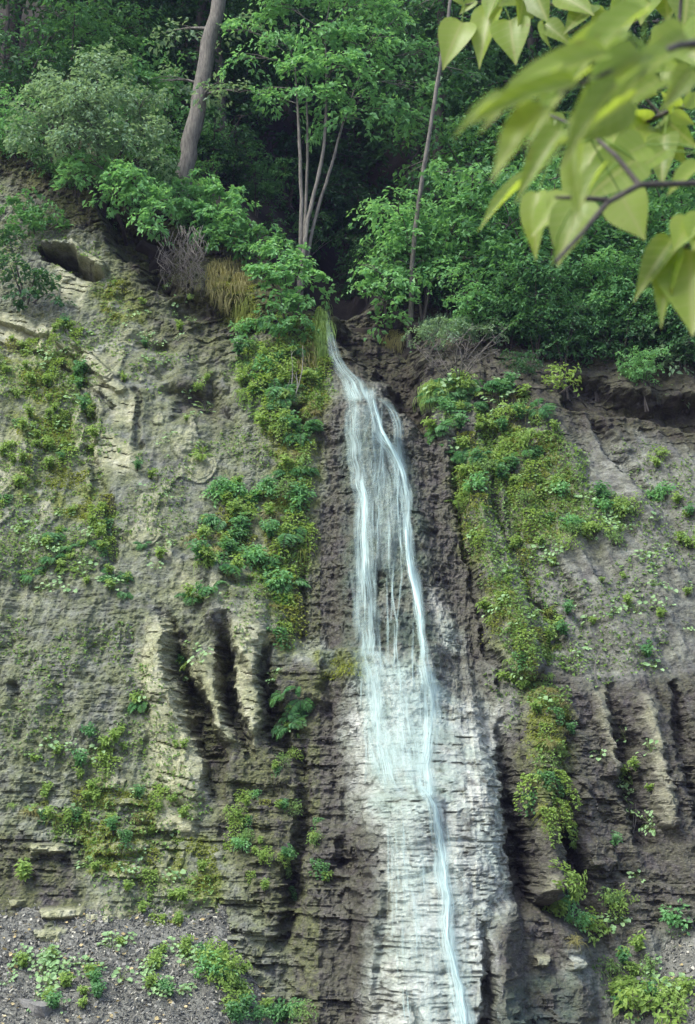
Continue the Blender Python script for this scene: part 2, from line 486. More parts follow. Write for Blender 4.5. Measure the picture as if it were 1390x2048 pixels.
def empty(name, loc, label, cat, group=None):
    o = bpy.data.objects.new(name, None)
    C.objects.link(o)
    o.location = loc
    o.empty_display_size = 0.2
    return tag(o, label, cat, group)


class MB:
    """collects quads from tubes and leaves into one mesh"""

    def __init__(self):
        self.v = []; self.f = []; self.n = 0; self.mi = []

    def add(self, v, f, mi=0):
        v = np.asarray(v, float); f = np.asarray(f, int)
        self.v.append(v); self.f.append(f + self.n); self.n += len(v)
        self.mi.append(np.full(len(f), mi))

    def tube(self, pts, rad, sides=6, mi=0, wob=0.0):
        P = np.array([tuple(p) for p in pts], float)
        n = len(P)
        rad = np.broadcast_to(np.asarray(rad, float), (n,))
        T = np.gradient(P, axis=0)
        T /= np.linalg.norm(T, axis=1)[:, None] + 1e-9
        ref = np.array([0.31, 0.87, 0.2])
        A = np.cross(T, ref); A /= np.linalg.norm(A, axis=1)[:, None] + 1e-9
        B = np.cross(T, A)
        ang = np.arange(sides) * 2 * math.pi / sides
        rr = rad[:, None] * (1 + wob * (rng.random((n, sides)) - 0.5))
        v = P[:, None, :] + rr[:, :, None] * (np.cos(ang)[None, :, None] * A[:, None, :] + np.sin(ang)[None, :, None] * B[:, None, :])
        i = np.arange(n - 1)[:, None] * sides; j = np.arange(sides)[None, :]
        j2 = (j + 1) % sides
        f = np.stack([i + j, i + j2, i + sides + j2, i + sides + j], -1).reshape(-1, 4)
        self.add(v.reshape(-1, 3), f, mi)

    def leaves(self, P, Dr, N, L, Wd, mi=0, fold=0.25, droop=0.15):
        """pointed leaves: base P, direction Dr, upper normal N, length L, width Wd (arrays)."""
        P = np.asarray(P, float); n = len(P)
        if n == 0: return
        Dr = Dr / (np.linalg.norm(Dr, axis=1)[:, None] + 1e-9)
        S = np.cross(Dr, N); S /= np.linalg.norm(S, axis=1)[:, None] + 1e-9
        Nn = np.cross(S, Dr)
        L = np.broadcast_to(L, (n,))[:, None]; Wd = np.broadcast_to(Wd, (n,))[:, None]
        b = P
        tip = P + Dr * L - Nn * L * droop
        mid = P + Dr * L * 0.45
        l = mid + S * Wd * 0.5 + Nn * Wd * fold
        r = mid - S * Wd * 0.5 + Nn * Wd * fold
        v = np.stack([b, r, tip, l], 1).reshape(-1, 3)
        f = np.arange(n)[:, None] * 4 + np.arange(4)[None, :]
        self.add(v, f, mi)

    def rounds(self, P, Dr, N, Rd, mi=0):
        """rounded six-sided leaves as two quads each"""
        P = np.asarray(P, float); n = len(P)
        Dr = Dr / (np.linalg.norm(Dr, axis=1)[:, None] + 1e-9)
        S = np.cross(Dr, N); S /= np.linalg.norm(S, axis=1)[:, None] + 1e-9
        Nn = np.cross(S, Dr)
        Rd = np.broadcast_to(Rd, (n,))[:, None]
        b = P + Dr * Rd * 0.15 - Nn * 0.10 * Rd
        tip = P + Dr * Rd * 2.0 - Nn * 0.25 * Rd
        l1 = P + Dr * Rd * 0.3 + S * Rd * 0.85 + Nn * Rd * 0.18
        l2 = P + Dr * Rd * 1.45 + S * Rd * 0.80 + Nn * Rd * 0.12
        r1 = P + Dr * Rd * 0.3 - S * Rd * 0.85 + Nn * Rd * 0.18
        r2 = P + Dr * Rd * 1.45 - S * Rd * 0.80 + Nn * Rd * 0.12
        v = np.stack([b, r1, r2, tip, l2, l1], 1).reshape(-1, 3)
        o = np.arange(n)[:, None] * 6
        f = np.concatenate([o + np.array([[0, 1, 2, 3]]), o + np.array([[0, 3, 4, 5]])], 0)
        self.add(v, f, mi)

    def mesh(self, name, mats, smooth=False):
        return mesh_np(name, np.concatenate(self.v), np.concatenate(self.f), mats, np.concatenate(self.mi), smooth)


def unit(n):
    v = rng.normal(size=(n, 3))
    return v / np.linalg.norm(v, axis=1)[:, None]


# ------------------------------------------------------------------ materials
def new_mat(name):
    m = bpy.data.materials.new(name)
    m.use_nodes = True
    n = m.node_tree.nodes
    n.clear()
    return m, m.node_tree, n, m.node_tree.links


def N(nt_, typ, **kw):
    n = nt_.nodes.new(typ)
    for k, v in kw.items():
        setattr(n, k, v)
    return n


def mix_rgb(t, fac, a, b, mode='MIX'):
    n = N(t, 'ShaderNodeMix', data_type='RGBA', blend_type=mode)
    for sock, val in ((n.inputs[0], fac), (n.inputs[6], a), (n.inputs[7], b)):
        if isinstance(val, bpy.types.NodeSocket):
            t.links.new(val, sock)
        elif isinstance(val, (int, float)):
            sock.default_value = val
        else:
            sock.default_value = (*val, 1)
    return n.outputs[2]


def math_n(t, op, a, b=0.0, clamp=False):
    n = N(t, 'ShaderNodeMath', operation=op, use_clamp=clamp)
    for s, v in ((n.inputs[0], a), (n.inputs[1], b)):
        if isinstance(v, bpy.types.NodeSocket): t.links.new(v, s)
        else: s.default_value = v
    return n.outputs[0]


def ramp(t, fac, stops):
    n = N(t, 'ShaderNodeValToRGB')
    e = n.color_ramp.elements
    while len(e) < len(stops):
        e.new(0.5)
    for el, (p, c) in zip(e, stops):
        el.position = p
        el.color = (*c, 1) if len(c) == 3 else c
    t.links.new(fac, n.inputs[0])
    return n.outputs[0]


def noise(t, vec, scale, detail=4, rough=0.55, mapping=None):
    if mapping:
        mp = N(t, 'ShaderNodeMapping')
        mp.inputs['Scale'].default_value = mapping
        t.links.new(vec, mp.inputs[0])
        vec = mp.outputs[0]
    n = N(t, 'ShaderNodeTexNoise')
    n.inputs['Scale'].default_value = scale
    n.inputs['Detail'].default_value = detail
    n.inputs['Roughness'].default_value = rough
    t.links.new(vec, n.inputs['Vector'])
    return n.outputs[0]


def attr(t, name):
    return N(t, 'ShaderNodeAttribute', attribute_name=name)


def rock_material():
    m, t, n, L = new_mat("shale_cliff")
    co = N(t, 'ShaderNodeTexCoord').outputs['Object']
    A = attr(t, "zones_a"); B = attr(t, "zones_b")
    sa = N(t, 'ShaderNodeSeparateColor'); L.new(A.outputs['Color'], sa.inputs[0])
    sb = N(t, 'ShaderNodeSeparateColor'); L.new(B.outputs['Color'], sb.inputs[0])
    trav, tan, moss = sa.outputs[0], sa.outputs[1], sa.outputs[2]
    dark, soil, wet = sb.outputs[0], sb.outputs[1], sb.outputs[2]  # soil channel also holds the painted shade at the fall's lip
    big = noise(t, co, 0.9, 5, 0.6)
    med = noise(t, co, 4.0, 6, 0.65)
    fine = noise(t, co, 20.0, 6, 0.75, (1, 1, 1.5))
    bed = noise(t, co, 1.0, 8, 0.72, (3.5, 3.5, 13))
    bed2 = noise(t, co, 1.0, 6, 0.75, (13, 13, 48))
    fac = math_n(t, 'ADD', math_n(t, 'MULTIPLY', bed, 0.4), math_n(t, 'MULTIPLY', med, 0.6))
    col = ramp(t, fac, [(0.35, (0.055, 0.052, 0.05)), (0.47, (0.135, 0.135, 0.12)), (0.55, (0.21, 0.212, 0.185)), (0.67, (0.34, 0.345, 0.30))])
    olive = ramp(t, big, [(0.35, (0, 0, 0)), (0.65, (1, 1, 1))])
    sx = N(t, 'ShaderNodeSeparateXYZ'); L.new(co, sx.inputs[0])
    rightm = ramp(t, math_n(t, 'ADD', math_n(t, 'MULTIPLY', sx.outputs[0], 0.12), 0.5), [(0.45, (0, 0, 0)), (0.68, (1, 1, 1))])
    col = mix_rgb(t, math_n(t, 'MULTIPLY', math_n(t, 'MULTIPLY', olive, 0.45), math_n(t, 'SUBTRACT', 1.0, rightm)), col, (0.155, 0.172, 0.105))
    col = mix_rgb(t, math_n(t, 'MULTIPLY', rightm, 0.55), col, mix_rgb(t, 0.4, col, (0.14, 0.122, 0.125)))
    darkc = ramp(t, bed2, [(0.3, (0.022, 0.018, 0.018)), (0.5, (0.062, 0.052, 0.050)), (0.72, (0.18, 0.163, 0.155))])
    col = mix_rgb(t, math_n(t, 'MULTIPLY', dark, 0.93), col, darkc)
    tanc = ramp(t, bed, [(0.30, (0.29, 0.275, 0.175)), (0.5, (0.44, 0.42, 0.29)), (0.7, (0.54, 0.53, 0.40))])
    col = mix_rgb(t, math_n(t, 'MULTIPLY', tan, 0.97), col, tanc)
    soil_shadec = ramp(t, med, [(0.3, (0.015, 0.011, 0.009)), (0.6, (0.045, 0.034, 0.028)), (0.8, (0.09, 0.072, 0.06))])  # soil colour, darkened to stand in for shade at the fall's lip
    col = mix_rgb(t, soil, col, soil_shadec)
    tr_n = noise(t, co, 1.0, 6, 0.65, (3, 3, 9))
    travc = ramp(t, math_n(t, 'ADD', math_n(t, 'MULTIPLY', tr_n, 0.55), math_n(t, 'MULTIPLY', bed2, 0.45)),
                 [(0.34, (0.15, 0.145, 0.13)), (0.45, (0.40, 0.40, 0.365)), (0.56, (0.62, 0.62, 0.56)), (0.7, (0.78, 0.775, 0.71))])
    teal = noise(t, co, 1.3, 4, 0.5)
    travc = mix_rgb(t, math_n(t, 'MULTIPLY', ramp(t, teal, [(0.45, (0, 0, 0)), (0.65, (1, 1, 1))]), 0.45), travc, (0.36, 0.46, 0.40))
    wetst = ramp(t, math_n(t, 'ADD', math_n(t, 'MULTIPLY', noise(t, co, 1.0, 5, 0.7, (7, 7, 0.9)), 0.6), math_n(t, 'MULTIPLY', noise(t, co, 3.0, 5, 0.7), 0.4)), [(0.40, (0.85, 0.85, 0.85)), (0.54, (0, 0, 0))])
    travc = mix_rgb(t, math_n(t, 'MULTIPLY', wetst, 0.6), travc, mix_rgb(t, bed2, (0.10, 0.10, 0.095), (0.32, 0.325, 0.31)))
    tm = math_n(t, 'MULTIPLY', trav, ramp(t, noise(t, co, 4.0, 6, 0.72), [(0.34, (0.0, 0.0, 0.0)), (0.50, (1, 1, 1))]))
    col = mix_rgb(t, tm, col, travc)
    tl = math_n(t, 'MULTIPLY', B.outputs['Alpha'], ramp(t, noise(t, co, 2.6, 5, 0.65), [(0.36, (0.1, 0.1, 0.1)), (0.56, (0.95, 0.95, 0.95))]))
    col = mix_rgb(t, tl, col, mix_rgb(t, tm, (0.075, 0.10, 0.085), mix_rgb(t, bed2, (0.26, 0.32, 0.285), (0.46, 0.53, 0.48))))
    col = mix_rgb(t, math_n(t, 'MULTIPLY', A.outputs['Alpha'], 0.85), col, (0.035, 0.028, 0.024))
    mossn = ramp(t, noise(t, co, 3.2, 7, 0.72), [(0.38, (0, 0, 0)), (0.56, (1, 1, 1))])
    mossc = ramp(t, fine, [(0.3, (0.055, 0.075, 0.014)), (0.5, (0.13, 0.155, 0.03)), (0.7, (0.24, 0.25, 0.06))])
    col = mix_rgb(t, math_n(t, 'MULTIPLY', math_n(t, 'MULTIPLY', moss, mossn), 0.9), col, mossc)
    col = mix_rgb(t, 0.5, col, ramp(t, fine, [(0.3, (0.12, 0.12, 0.12)), (0.52, (0.5, 0.5, 0.5)), (0.72, (0.92, 0.92, 0.88))]), 'OVERLAY')
    p = N(t, 'ShaderNodeBsdfPrincipled')
    L.new(col, p.inputs['Base Color'])
    rg = math_n(t, 'SUBTRACT', 0.92, math_n(t, 'MULTIPLY', wet, math_n(t, 'ADD', 0.38, math_n(t, 'MULTIPLY', fine, 0.5))))
    L.new(rg, p.inputs['Roughness'])
    p.inputs['Specular IOR Level'].default_value = 0.4
    hgt = math_n(t, 'ADD', math_n(t, 'MULTIPLY', bed2, 0.6), math_n(t, 'ADD', math_n(t, 'MULTIPLY', fine, 0.4), math_n(t, 'MULTIPLY', bed, 0.7)))
    bp = N(t, 'ShaderNodeBump')
    bp.inputs['Strength'].default_value = 0.9
    bp.inputs['Distance'].default_value = 0.05
    L.new(hgt, bp.inputs['Height']); L.new(bp.outputs[0], p.inputs['Normal'])
    o = N(t, 'ShaderNodeOutputMaterial'); L.new(p.outputs[0], o.inputs[0])
    return m


def leaf_material(name, dark, light, trans=0.35, tint=None, spec=0.3):
    m, t, n, L = new_mat(name)
    g = N(t, 'ShaderNodeNewGeometry')
    oi = N(t, 'ShaderNodeObjectInfo')
    rv = math_n(t, 'ADD', math_n(t, 'MULTIPLY', g.outputs['Random Per Island'], 0.75), math_n(t, 'MULTIPLY', oi.outputs['Random'], 0.25))
    col = ramp(t, rv, [(0.05, dark), (0.95, light)])
    co = N(t, 'ShaderNodeTexCoord').outputs['Object']
    col = mix_rgb(t, ramp(t, noise(t, co, 1.7, 3), [(0.35, (0, 0, 0)), (0.65, (0.7, 0.7, 0.7))]), col, mix_rgb(t, 0.5, col, (light[0] * 1.15, light[1] * 1.05, light[2] * 0.7)))
    p = N(t, 'ShaderNodeBsdfPrincipled'); L.new(col, p.inputs['Base Color'])
    p.inputs['Roughness'].default_value = 0.5
    p.inputs['Specular IOR Level'].default_value = spec
    tr = N(t, 'ShaderNodeBsdfTranslucent')
    tc = mix_rgb(t, 0.5, col, tint or (light[0] * 1.6, light[1] * 1.5, light[2] * 0.6))
    L.new(tc, tr.inputs[0])
    mx = N(t, 'ShaderNodeMixShader'); mx.inputs[0].default_value = trans
    L.new(p.outputs[0], mx.inputs[1]); L.new(tr.outputs[0], mx.inputs[2])
    o = N(t, 'ShaderNodeOutputMaterial'); L.new(mx.outputs[0], o.inputs[0])
    return m


def bark_material(name, a, b, scale=6):
    m, t, n, L = new_mat(name)
    co = N(t, 'ShaderNodeTexCoord').outputs['Object']
    f = noise(t, co, scale, 6, 0.7, (2.5, 2.5, 0.5))
    col = ramp(t, f, [(0.3, a), (0.7, b)])
    p = N(t, 'ShaderNodeBsdfPrincipled'); L.new(col, p.inputs['Base Color'])
    p.inputs['Roughness'].default_value = 0.9
    bp = N(t, 'ShaderNodeBump'); bp.inputs['Strength'].default_value = 0.7; bp.inputs['Distance'].default_value = 0.03
    L.new(noise(t, co, scale * 3, 5, 0.7, (2.5, 2.5, 0.35)), bp.inputs['Height']); L.new(bp.outputs[0], p.inputs['Normal'])
    o = N(t, 'ShaderNodeOutputMaterial'); L.new(p.outputs[0], o.inputs[0])
    return m


def ground_material(name, stops, sc=5):
    m, t, n, L = new_mat(name)
    co = N(t, 'ShaderNodeTexCoord').outputs['Object']
    f = math_n(t, 'ADD', math_n(t, 'MULTIPLY', noise(t, co, sc, 6, 0.7), 0.5), math_n(t, 'MULTIPLY', noise(t, co, sc * 9, 5, 0.75), 0.5))
    col = ramp(t, f, stops)
    p = N(t, 'ShaderNodeBsdfPrincipled'); L.new(col, p.inputs['Base Color'])
    p.inputs['Roughness'].default_value = 0.95
    bp = N(t, 'ShaderNodeBump'); bp.inputs['Strength'].default_value = 0.8; bp.inputs['Distance'].default_value = 0.05
    L.new(f, bp.inputs['Height']); L.new(bp.outputs[0], p.inputs['Normal'])
    o = N(t, 'ShaderNodeOutputMaterial'); L.new(p.outputs[0], o.inputs[0])
    return m


def water_material():
    m, t, n, L = new_mat("falling_water")
    uv = N(t, 'ShaderNodeUVMap').outputs[0]
    dens = attr(t, "flow")
    s1 = noise(t, uv, 1.0, 5, 0.6, (9, 1.1, 1))
    s2 = noise(t, uv, 1.0, 4, 0.6, (30, 2.0, 1))
    st = math_n(t, 'ADD', math_n(t, 'MULTIPLY', s1, 0.5), math_n(t, 'MULTIPLY', s2, 0.5))
    sv = ramp(t, st, [(0.38, (0, 0, 0)), (0.66, (1, 1, 1))])
    al = math_n(t, 'MULTIPLY', dens.outputs['Fac'], math_n(t, 'ADD', 0.06, math_n(t, 'MULTIPLY', sv, 0.95)), True)
    p = N(t, 'ShaderNodeBsdfPrincipled')
    p.inputs['Base Color'].default_value = (0.53, 0.69, 0.665, 1)
    p.inputs['Roughness'].default_value = 0.5
    trn = N(t, 'ShaderNodeBsdfTranslucent'); trn.inputs[0].default_value = (0.8, 0.86, 0.87, 1)
    mw = N(t, 'ShaderNodeMixShader'); mw.inputs[0].default_value = 0.3
    L.new(p.outputs[0], mw.inputs[1]); L.new(trn.outputs[0], mw.inputs[2])
    tp = N(t, 'ShaderNodeBsdfTransparent')
    mx = N(t, 'ShaderNodeMixShader')
    L.new(al, mx.inputs[0]); L.new(tp.outputs[0], mx.inputs[1]); L.new(mw.outputs[0], mx.inputs[2])
    o = N(t, 'ShaderNodeOutputMaterial'); L.new(mx.outputs[0], o.inputs[0])
    return m


MAT_ROCK = rock_material()
MAT_SOIL = ground_material("woodland_floor", [(0.35, (0.012, 0.009, 0.007)), (0.55, (0.03, 0.023, 0.017)), (0.75, (0.06, 0.046, 0.034))], 3)
MAT_SCREE = ground_material("shale_scree", [(0.36, (0.05, 0.047, 0.04)), (0.5, (0.13, 0.127, 0.108)), (0.66, (0.26, 0.255, 0.22))], 5)
MAT_WATER = water_material()
LF_OLIVE = leaf_material("olive_leaf", (0.11, 0.20, 0.125), (0.26, 0.39, 0.25), 0.38)
LF_GREEN = leaf_material("green_leaf", (0.04, 0.135, 0.055), (0.14, 0.31, 0.12), 0.38)
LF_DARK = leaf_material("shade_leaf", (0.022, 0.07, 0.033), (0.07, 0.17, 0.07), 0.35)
LF_CANOPY = leaf_material("canopy_leaf", (0.065, 0.20, 0.08), (0.24, 0.48, 0.21), 0.42)
LF_COVER = leaf_material("creeping_leaf", (0.085, 0.17, 0.05), (0.24, 0.38, 0.13), 0.35)
LF_HERB = leaf_material("herb_leaf", (0.12, 0.22, 0.05), (0.30, 0.43, 0.12), 0.4)
LF_ROUND = leaf_material("pale_round_leaf", (0.15, 0.28, 0.12), (0.32, 0.48, 0.24), 0.3)
LF_MOSS = leaf_material("moss_frond", (0.12, 0.17, 0.025), (0.30, 0.34, 0.08), 0.35)
LF_DRY = leaf_material("dry_grass", (0.15, 0.14, 0.05), (0.29, 0.27, 0.11), 0.3)
LF_FALLEN = leaf_material("fallen_leaf", (0.28, 0.21, 0.09), (0.52, 0.43, 0.26), 0.1)
BK_GREY = bark_material("grey_bark", (0.035, 0.03, 0.026), (0.15, 0.13, 0.11))
BK_LIGHT = bark_material("light_grey_bark", (0.05, 0.045, 0.04), (0.24, 0.215, 0.185), 9)
BK_ROOT = bark_material("dry_root", (0.07, 0.06, 0.05), (0.25, 0.22, 0.19), 14)
BK_DARK = bark_material("dark_bark", (0.03, 0.025, 0.022), (0.12, 0.10, 0.085))
BK_PALE = bark_material("bleached_wood", (0.22, 0.20, 0.18), (0.46, 0.42, 0.38), 12)
STONE = ground_material("pale_stone", [(0.35, (0.20, 0.19, 0.165)), (0.5, (0.33, 0.32, 0.28)), (0.66, (0.45, 0.44, 0.40))], 6)

STONE_GREY = ground_material("grey_stone", [(0.35, (0.13, 0.125, 0.115)), (0.5, (0.22, 0.21, 0.195)), (0.66, (0.31, 0.30, 0.28))], 9)

# ------------------------------------------------------------------ the setting
nz, nx = X.shape
vid = np.arange(nz * nx).reshape(nz, nx)
q = np.stack([vid[:-1, :-1], vid[:-1, 1:], vid[1:, 1:], vid[1:, :-1]], -1).reshape(-1, 4)
kq = keep_edge[:-1, :-1].ravel()
q = q[kq]
me = mesh_np("cliff", np.stack([XJ, YG, Z], -1).reshape(-1, 3), q, [MAT_ROCK], smooth=False)
for nm, chans, al_ in (("zones_a", (M_TRAV, M_TAN, np.clip(M_MOSS + 0.30 * (U < 640) + 0.18, 0, 1)), CRK), ("zones_b", (M_DARK, np.clip(M_SOIL_SHADE, 0, 1), M_WET), M_TEAL)):
    at_ = me.attributes.new(nm, 'FLOAT_COLOR', 'POINT')
    buf = np.stack([*chans, al_], -1).astype(np.float32)
    at_.data.foreach_set("color", buf.ravel())
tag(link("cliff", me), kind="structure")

hx = np.arange(-60, 60.01, 0.4); hz = np.arange(-4, 60, 0.25)
HX, HZ = np.meshgrid(hx, hz)
HY = ysmooth(HX, HZ) + np.where((np.abs(HX) < 8.8) & (HZ < zedge(HX) + 0.2), 1.6, np.where((np.abs(HX) < 8.8) & (HZ < np.minimum(zedge(HX) + 2.3, 17.5)), 0.9, 0.0))
hid = np.arange(HX.size).reshape(HX.shape)
hq = np.stack([hid[:-1, :-1], hid[:-1, 1:], hid[1:, 1:], hid[1:, :-1]], -1).reshape(-1, 4)
tag(link("hillside", mesh_np("hillside", np.stack([HX, HY, HZ], -1).reshape(-1, 3), hq, [MAT_SOIL])), kind="structure")


def ground_z(x, y):
    zt = np.interp(x, [-30, -4.8, -1.7, -0.3, 0.3, 2.7, 3.15, 3.5, 5.0, 30], [0.75, 0.50, 0.42, -0.75, -1.7, -1.7, -0.7, -0.15, 0.62, 0.9])
    zt = zt + 0.22 * (fbm(x * 1.1, y * 0.3, 3, 207) - 0.5)
    t = zt - 0.72 * (19.75 - y)
    t = t + 0.10 * (fbm(x * 0.9, y * 0.9, 4, 200) - 0.5)
    return np.maximum(t, -1.45 + 0.25 * (fbm(x * 0.4, y * 0.4, 3, 201) - 0.5) + 0.35 * sstep(6, -4, y))


gx = np.concatenate([np.arange(-60, -8, 1.0), np.arange(-8, 8.01, 0.05), np.arange(9, 61, 1.0)])
gy = np.concatenate([np.arange(-80, 16, 1.0), np.arange(16, 21.0, 0.05)])
GXX, GYY = np.meshgrid(gx, gy)
GZZ = ground_z(GXX, GYY) + 0.05 * (fbm(GXX * 7, GYY * 7, 3, 205) - 0.5)
gid = np.arange(GXX.size).reshape(GXX.shape)
gq = np.stack([gid[:-1, :-1], gid[:-1, 1:], gid[1:, 1:], gid[1:, :-1]], -1).reshape(-1, 4)
tag(link("ground", mesh_np("ground", np.stack([GXX, GYY, GZZ], -1).reshape(-1, 3), gq, [MAT_SCREE])), kind="structure")


NGX = np.arange(-8, 8.01, 0.05); NGY = np.arange(14, 21.0, 0.05)
_a, _b = np.meshgrid(NGX, NGY)
NGZ = ground_z(_a, _b)


def gsample(x, y):
    ix = np.clip(((x + 8) / 0.05 + .5).astype(int), 0, len(NGX) - 1); iy = np.clip(((y - 14) / 0.05 + .5).astype(int), 0, len(NGY) - 1)
    return NGZ[iy, ix]


def ghit(u, v):
    """first meeting of sight lines with the ground or the cliff."""
    x, y, z = hit(u, v)
    rx, ry, rz = ray(np.atleast_1d(u), np.atleast_1d(v))
    rx, ry, rz = (np.broadcast_to(c_, x.shape) for c_ in (rx, ry, rz))
    free = np.ones(x.shape, bool)
    for yy in np.arange(15.5, 20.9, 0.02):
        t = yy / ry
        b = free & (yy < y) & (CAMZ + rz * t < gsample(rx * t, np.full(x.shape, yy)))
        x = np.where(b, rx * t, x); z = np.where(b, CAMZ + rz * t, z); y = np.where(b, yy, y)
        free &= ~b
    return x, y, z


# ------------------------------------------------------------------ the water
wb = MB(); w_uv = []; w_flow = []


def ribbon(pts, dens, cols=9, lift=0.05, seed=0, wob=5):
    P = np.array(pts, float)
    seg = np.r_[0, np.cumsum(np.hypot(np.diff(P[:, 0]), np.diff(P[:, 1])))]
    n = max(4, int(seg[-1] / 5))
    s = np.linspace(0, seg[-1], n)
    def sm(c):
        a = np.interp(s, seg, P[:, c])
        k = np.ones(7) / 7
        return np.convolve(np.pad(a, 3, 'edge'), k, 'valid')
    uc, vc, wc = sm(0), sm(1), sm(2)
    wc = wc * 0.88 * (0.8 + 0.5 * vnoise(s / 40, s * 0 + seed, 5))
    uc = uc + wob * (vnoise(s / 26, s * 0 + seed * 3.1, 6) - 0.5)
    a = np.linspace(-1, 1, cols)
    UU = uc[:, None] + wc[:, None] * a[None, :]
    VV = np.broadcast_to(vc[:, None], UU.shape)
    x, y, z = hit(UU.ravel(), VV.ravel())
    y = y.reshape(UU.shape)
    # the sheet leaps over small hollows: nearest depth along the flow, then softened
    k = 4
    yp = np.pad(y, ((k, k), (1, 1)), 'edge')
    ym = np.min([yp[i:i + n, j:j + cols] for i in range(2 * k + 1) for j in range(3)], axis=0)
    yp = np.pad(ym, ((k, k), (1, 1)), 'edge')
    ys = np.mean([yp[i:i + n, j:j + cols] for i in range(2 * k + 1) for j in range(3)], axis=0)
    Yd = ys - lift * (1.2 - 0.7 * a[None, :] ** 2)
    rx, ry, rz = ray(UU, VV)
    t = Yd / ry
    v = np.stack([rx * t, Yd, CAMZ + rz * t], -1).reshape(-1, 3)
    ids = np.arange(n * cols).reshape(n, cols)
    f = np.stack([ids[:-1, :-1], ids[:-1, 1:], ids[1:, 1:], ids[1:, :-1]], -1).reshape(-1, 4)
    wb.add(v, f)
    uvc = np.stack([np.broadcast_to(a[None, :] * wc[:, None] / 60 + seed * 3.7, UU.shape), np.broadcast_to(s[:, None] / 100 + seed, UU.shape)], -1)
    w_uv.append(uvc.reshape(-1, 2))
    d = np.interp(s, np.linspace(0, seg[-1], len(dens)), dens)
    ends = sstep(0, 16, s) * sstep(0, 16, seg[-1] - s)
    w_flow.append((d[:, None] * ends[:, None] * (1 - np.abs(a)[None, :] ** 2.2)).ravel())


ribbon([(653, 615, 7), (658, 660, 8), (664, 705, 12), (685, 740, 20), (712, 775, 30), (725, 810, 34)], [.35, .5, .75, .9, .8], seed=1)
ribbon([(700, 760, 12), (703, 830, 14), (708, 890, 18), (718, 960, 20), (727, 1010, 18), (727, 1100, 20), (736, 1180, 26), (738, 1260, 28), (742, 1320, 30)], [.6, .6, .7, .95, .9, .95, .8, .7, .8], seed=2)
ribbon([(735, 770, 16), (748, 830, 13), (756, 870, 14), (778, 895, 16), (802, 940, 16), (815, 1000, 13), (814, 1060, 12), (822, 1130, 14), (834, 1185, 18), (843, 1250, 10), (850, 1320, 11), (858, 1380, 20)], [.8, .8, .9, .95, .95, 1, 1, 1, .9, .95, .8, .6], seed=3)
ribbon([(755, 790, 16), (785, 815, 14), (797, 850, 11), (798, 900, 11), (806, 950, 11)], [.6, .7, .7, .6], seed=4)
ribbon([(745, 860, 36), (765, 940, 46), (770, 1010, 46), (770, 1080, 46), (775, 1150, 44)], [.35, .5, .4, .25], cols=15, seed=5)
ribbon([(724, 800, 24), (726, 850, 26), (718, 880, 24)], [.5, .35, .4], seed=6)
ribbon([(735, 1295, 40), (760, 1340, 60), (775, 1400, 66), (785, 1480, 68), (800, 1560, 70)], [.55, .5, .45, .45, .4], cols=17, seed=7)
ribbon([(845, 1320, 16), (858, 1390, 28), (858, 1460, 24), (852, 1530, 20), (856, 1600, 20)], [.9, .9, .75, .8, .9], seed=8)
ribbon([(740, 1320, 26), (750, 1400, 30), (760, 1480, 34), (780, 1560, 36), (800, 1600, 30)], [.8, .8, .75, .75, .4], cols=11, seed=25)
ribbon([(800, 1330, 34), (812, 1420, 40), (820, 1500, 40), (830, 1590, 36)], [.4, .6, .55, .4], cols=11, seed=27)
ribbon([(848, 1330, 6), (864, 1400, 7), (860, 1470, 6), (854, 1530, 6), (862, 1600, 8)], [.8, .9, .6, .9, 1.1], cols=5, lift=.08, seed=26)
ribbon([(840, 1565, 16), (866, 1605, 14), (876, 1660, 15), (884, 1730, 18), (892, 1800, 20), (893, 1870, 22), (906, 1935, 19), (918, 1990, 24), (926, 2040, 26), (930, 2200, 32)], [.5, 1.1, 1.1, 1.2, 1.1, 1.1, 1.2, 1.1, 1.2], seed=9)
ribbon([(846, 1570, 6), (868, 1608, 5), (880, 1665, 6), (887, 1730, 7), (895, 1800, 7), (895, 1870, 7), (910, 1935, 7), (924, 1990, 8), (932, 2060, 9)], [.6, 1.3, 1.0, 1.5, 1.1, 1.5, 1.2], cols=7, lift=.08, seed=21, wob=7)
ribbon([(812, 1050, 5), (820, 1130, 6), (832, 1180, 8), (842, 1245, 5), (849, 1320, 5)], [2.5, 3, 3, 2.5, 1], cols=7, lift=.08, seed=22, wob=3)
ribbon([(722, 950, 6), (729, 1000, 6), (728, 1090, 6), (734, 1180, 7)], [1, 2.2, 2, 1], cols=7, lift=.08, seed=23, wob=3)
ribbon([(745, 790, 5), (758, 850, 5), (780, 890, 6), (805, 935, 6), (815, 1000, 6)], [1, 1.8, 2, 2, 1.5], cols=7, lift=.08, seed=24, wob=3)
ribbon([(800, 1600, 56), (820, 1700, 64), (838, 1800, 60), (850, 1900, 56), (850, 2030, 60), (850, 2160, 60)], [.3, .4, .4, .35, .25], cols=17, seed=10)
ribbon([(890, 1640, 26), (905, 1720, 30), (910, 1800, 30), (916, 1900, 30), (930, 2000, 30)], [.2, .35, .3, .35], seed=11)
ribbon([(756, 1000, 3), (758, 1090, 4), (750, 1180, 4)], [.7, .7, .5], cols=5, seed=12)
ribbon([(710, 1130, 12), (713, 1200, 10), (720, 1290, 12)], [.3, .5, .4], seed=13)
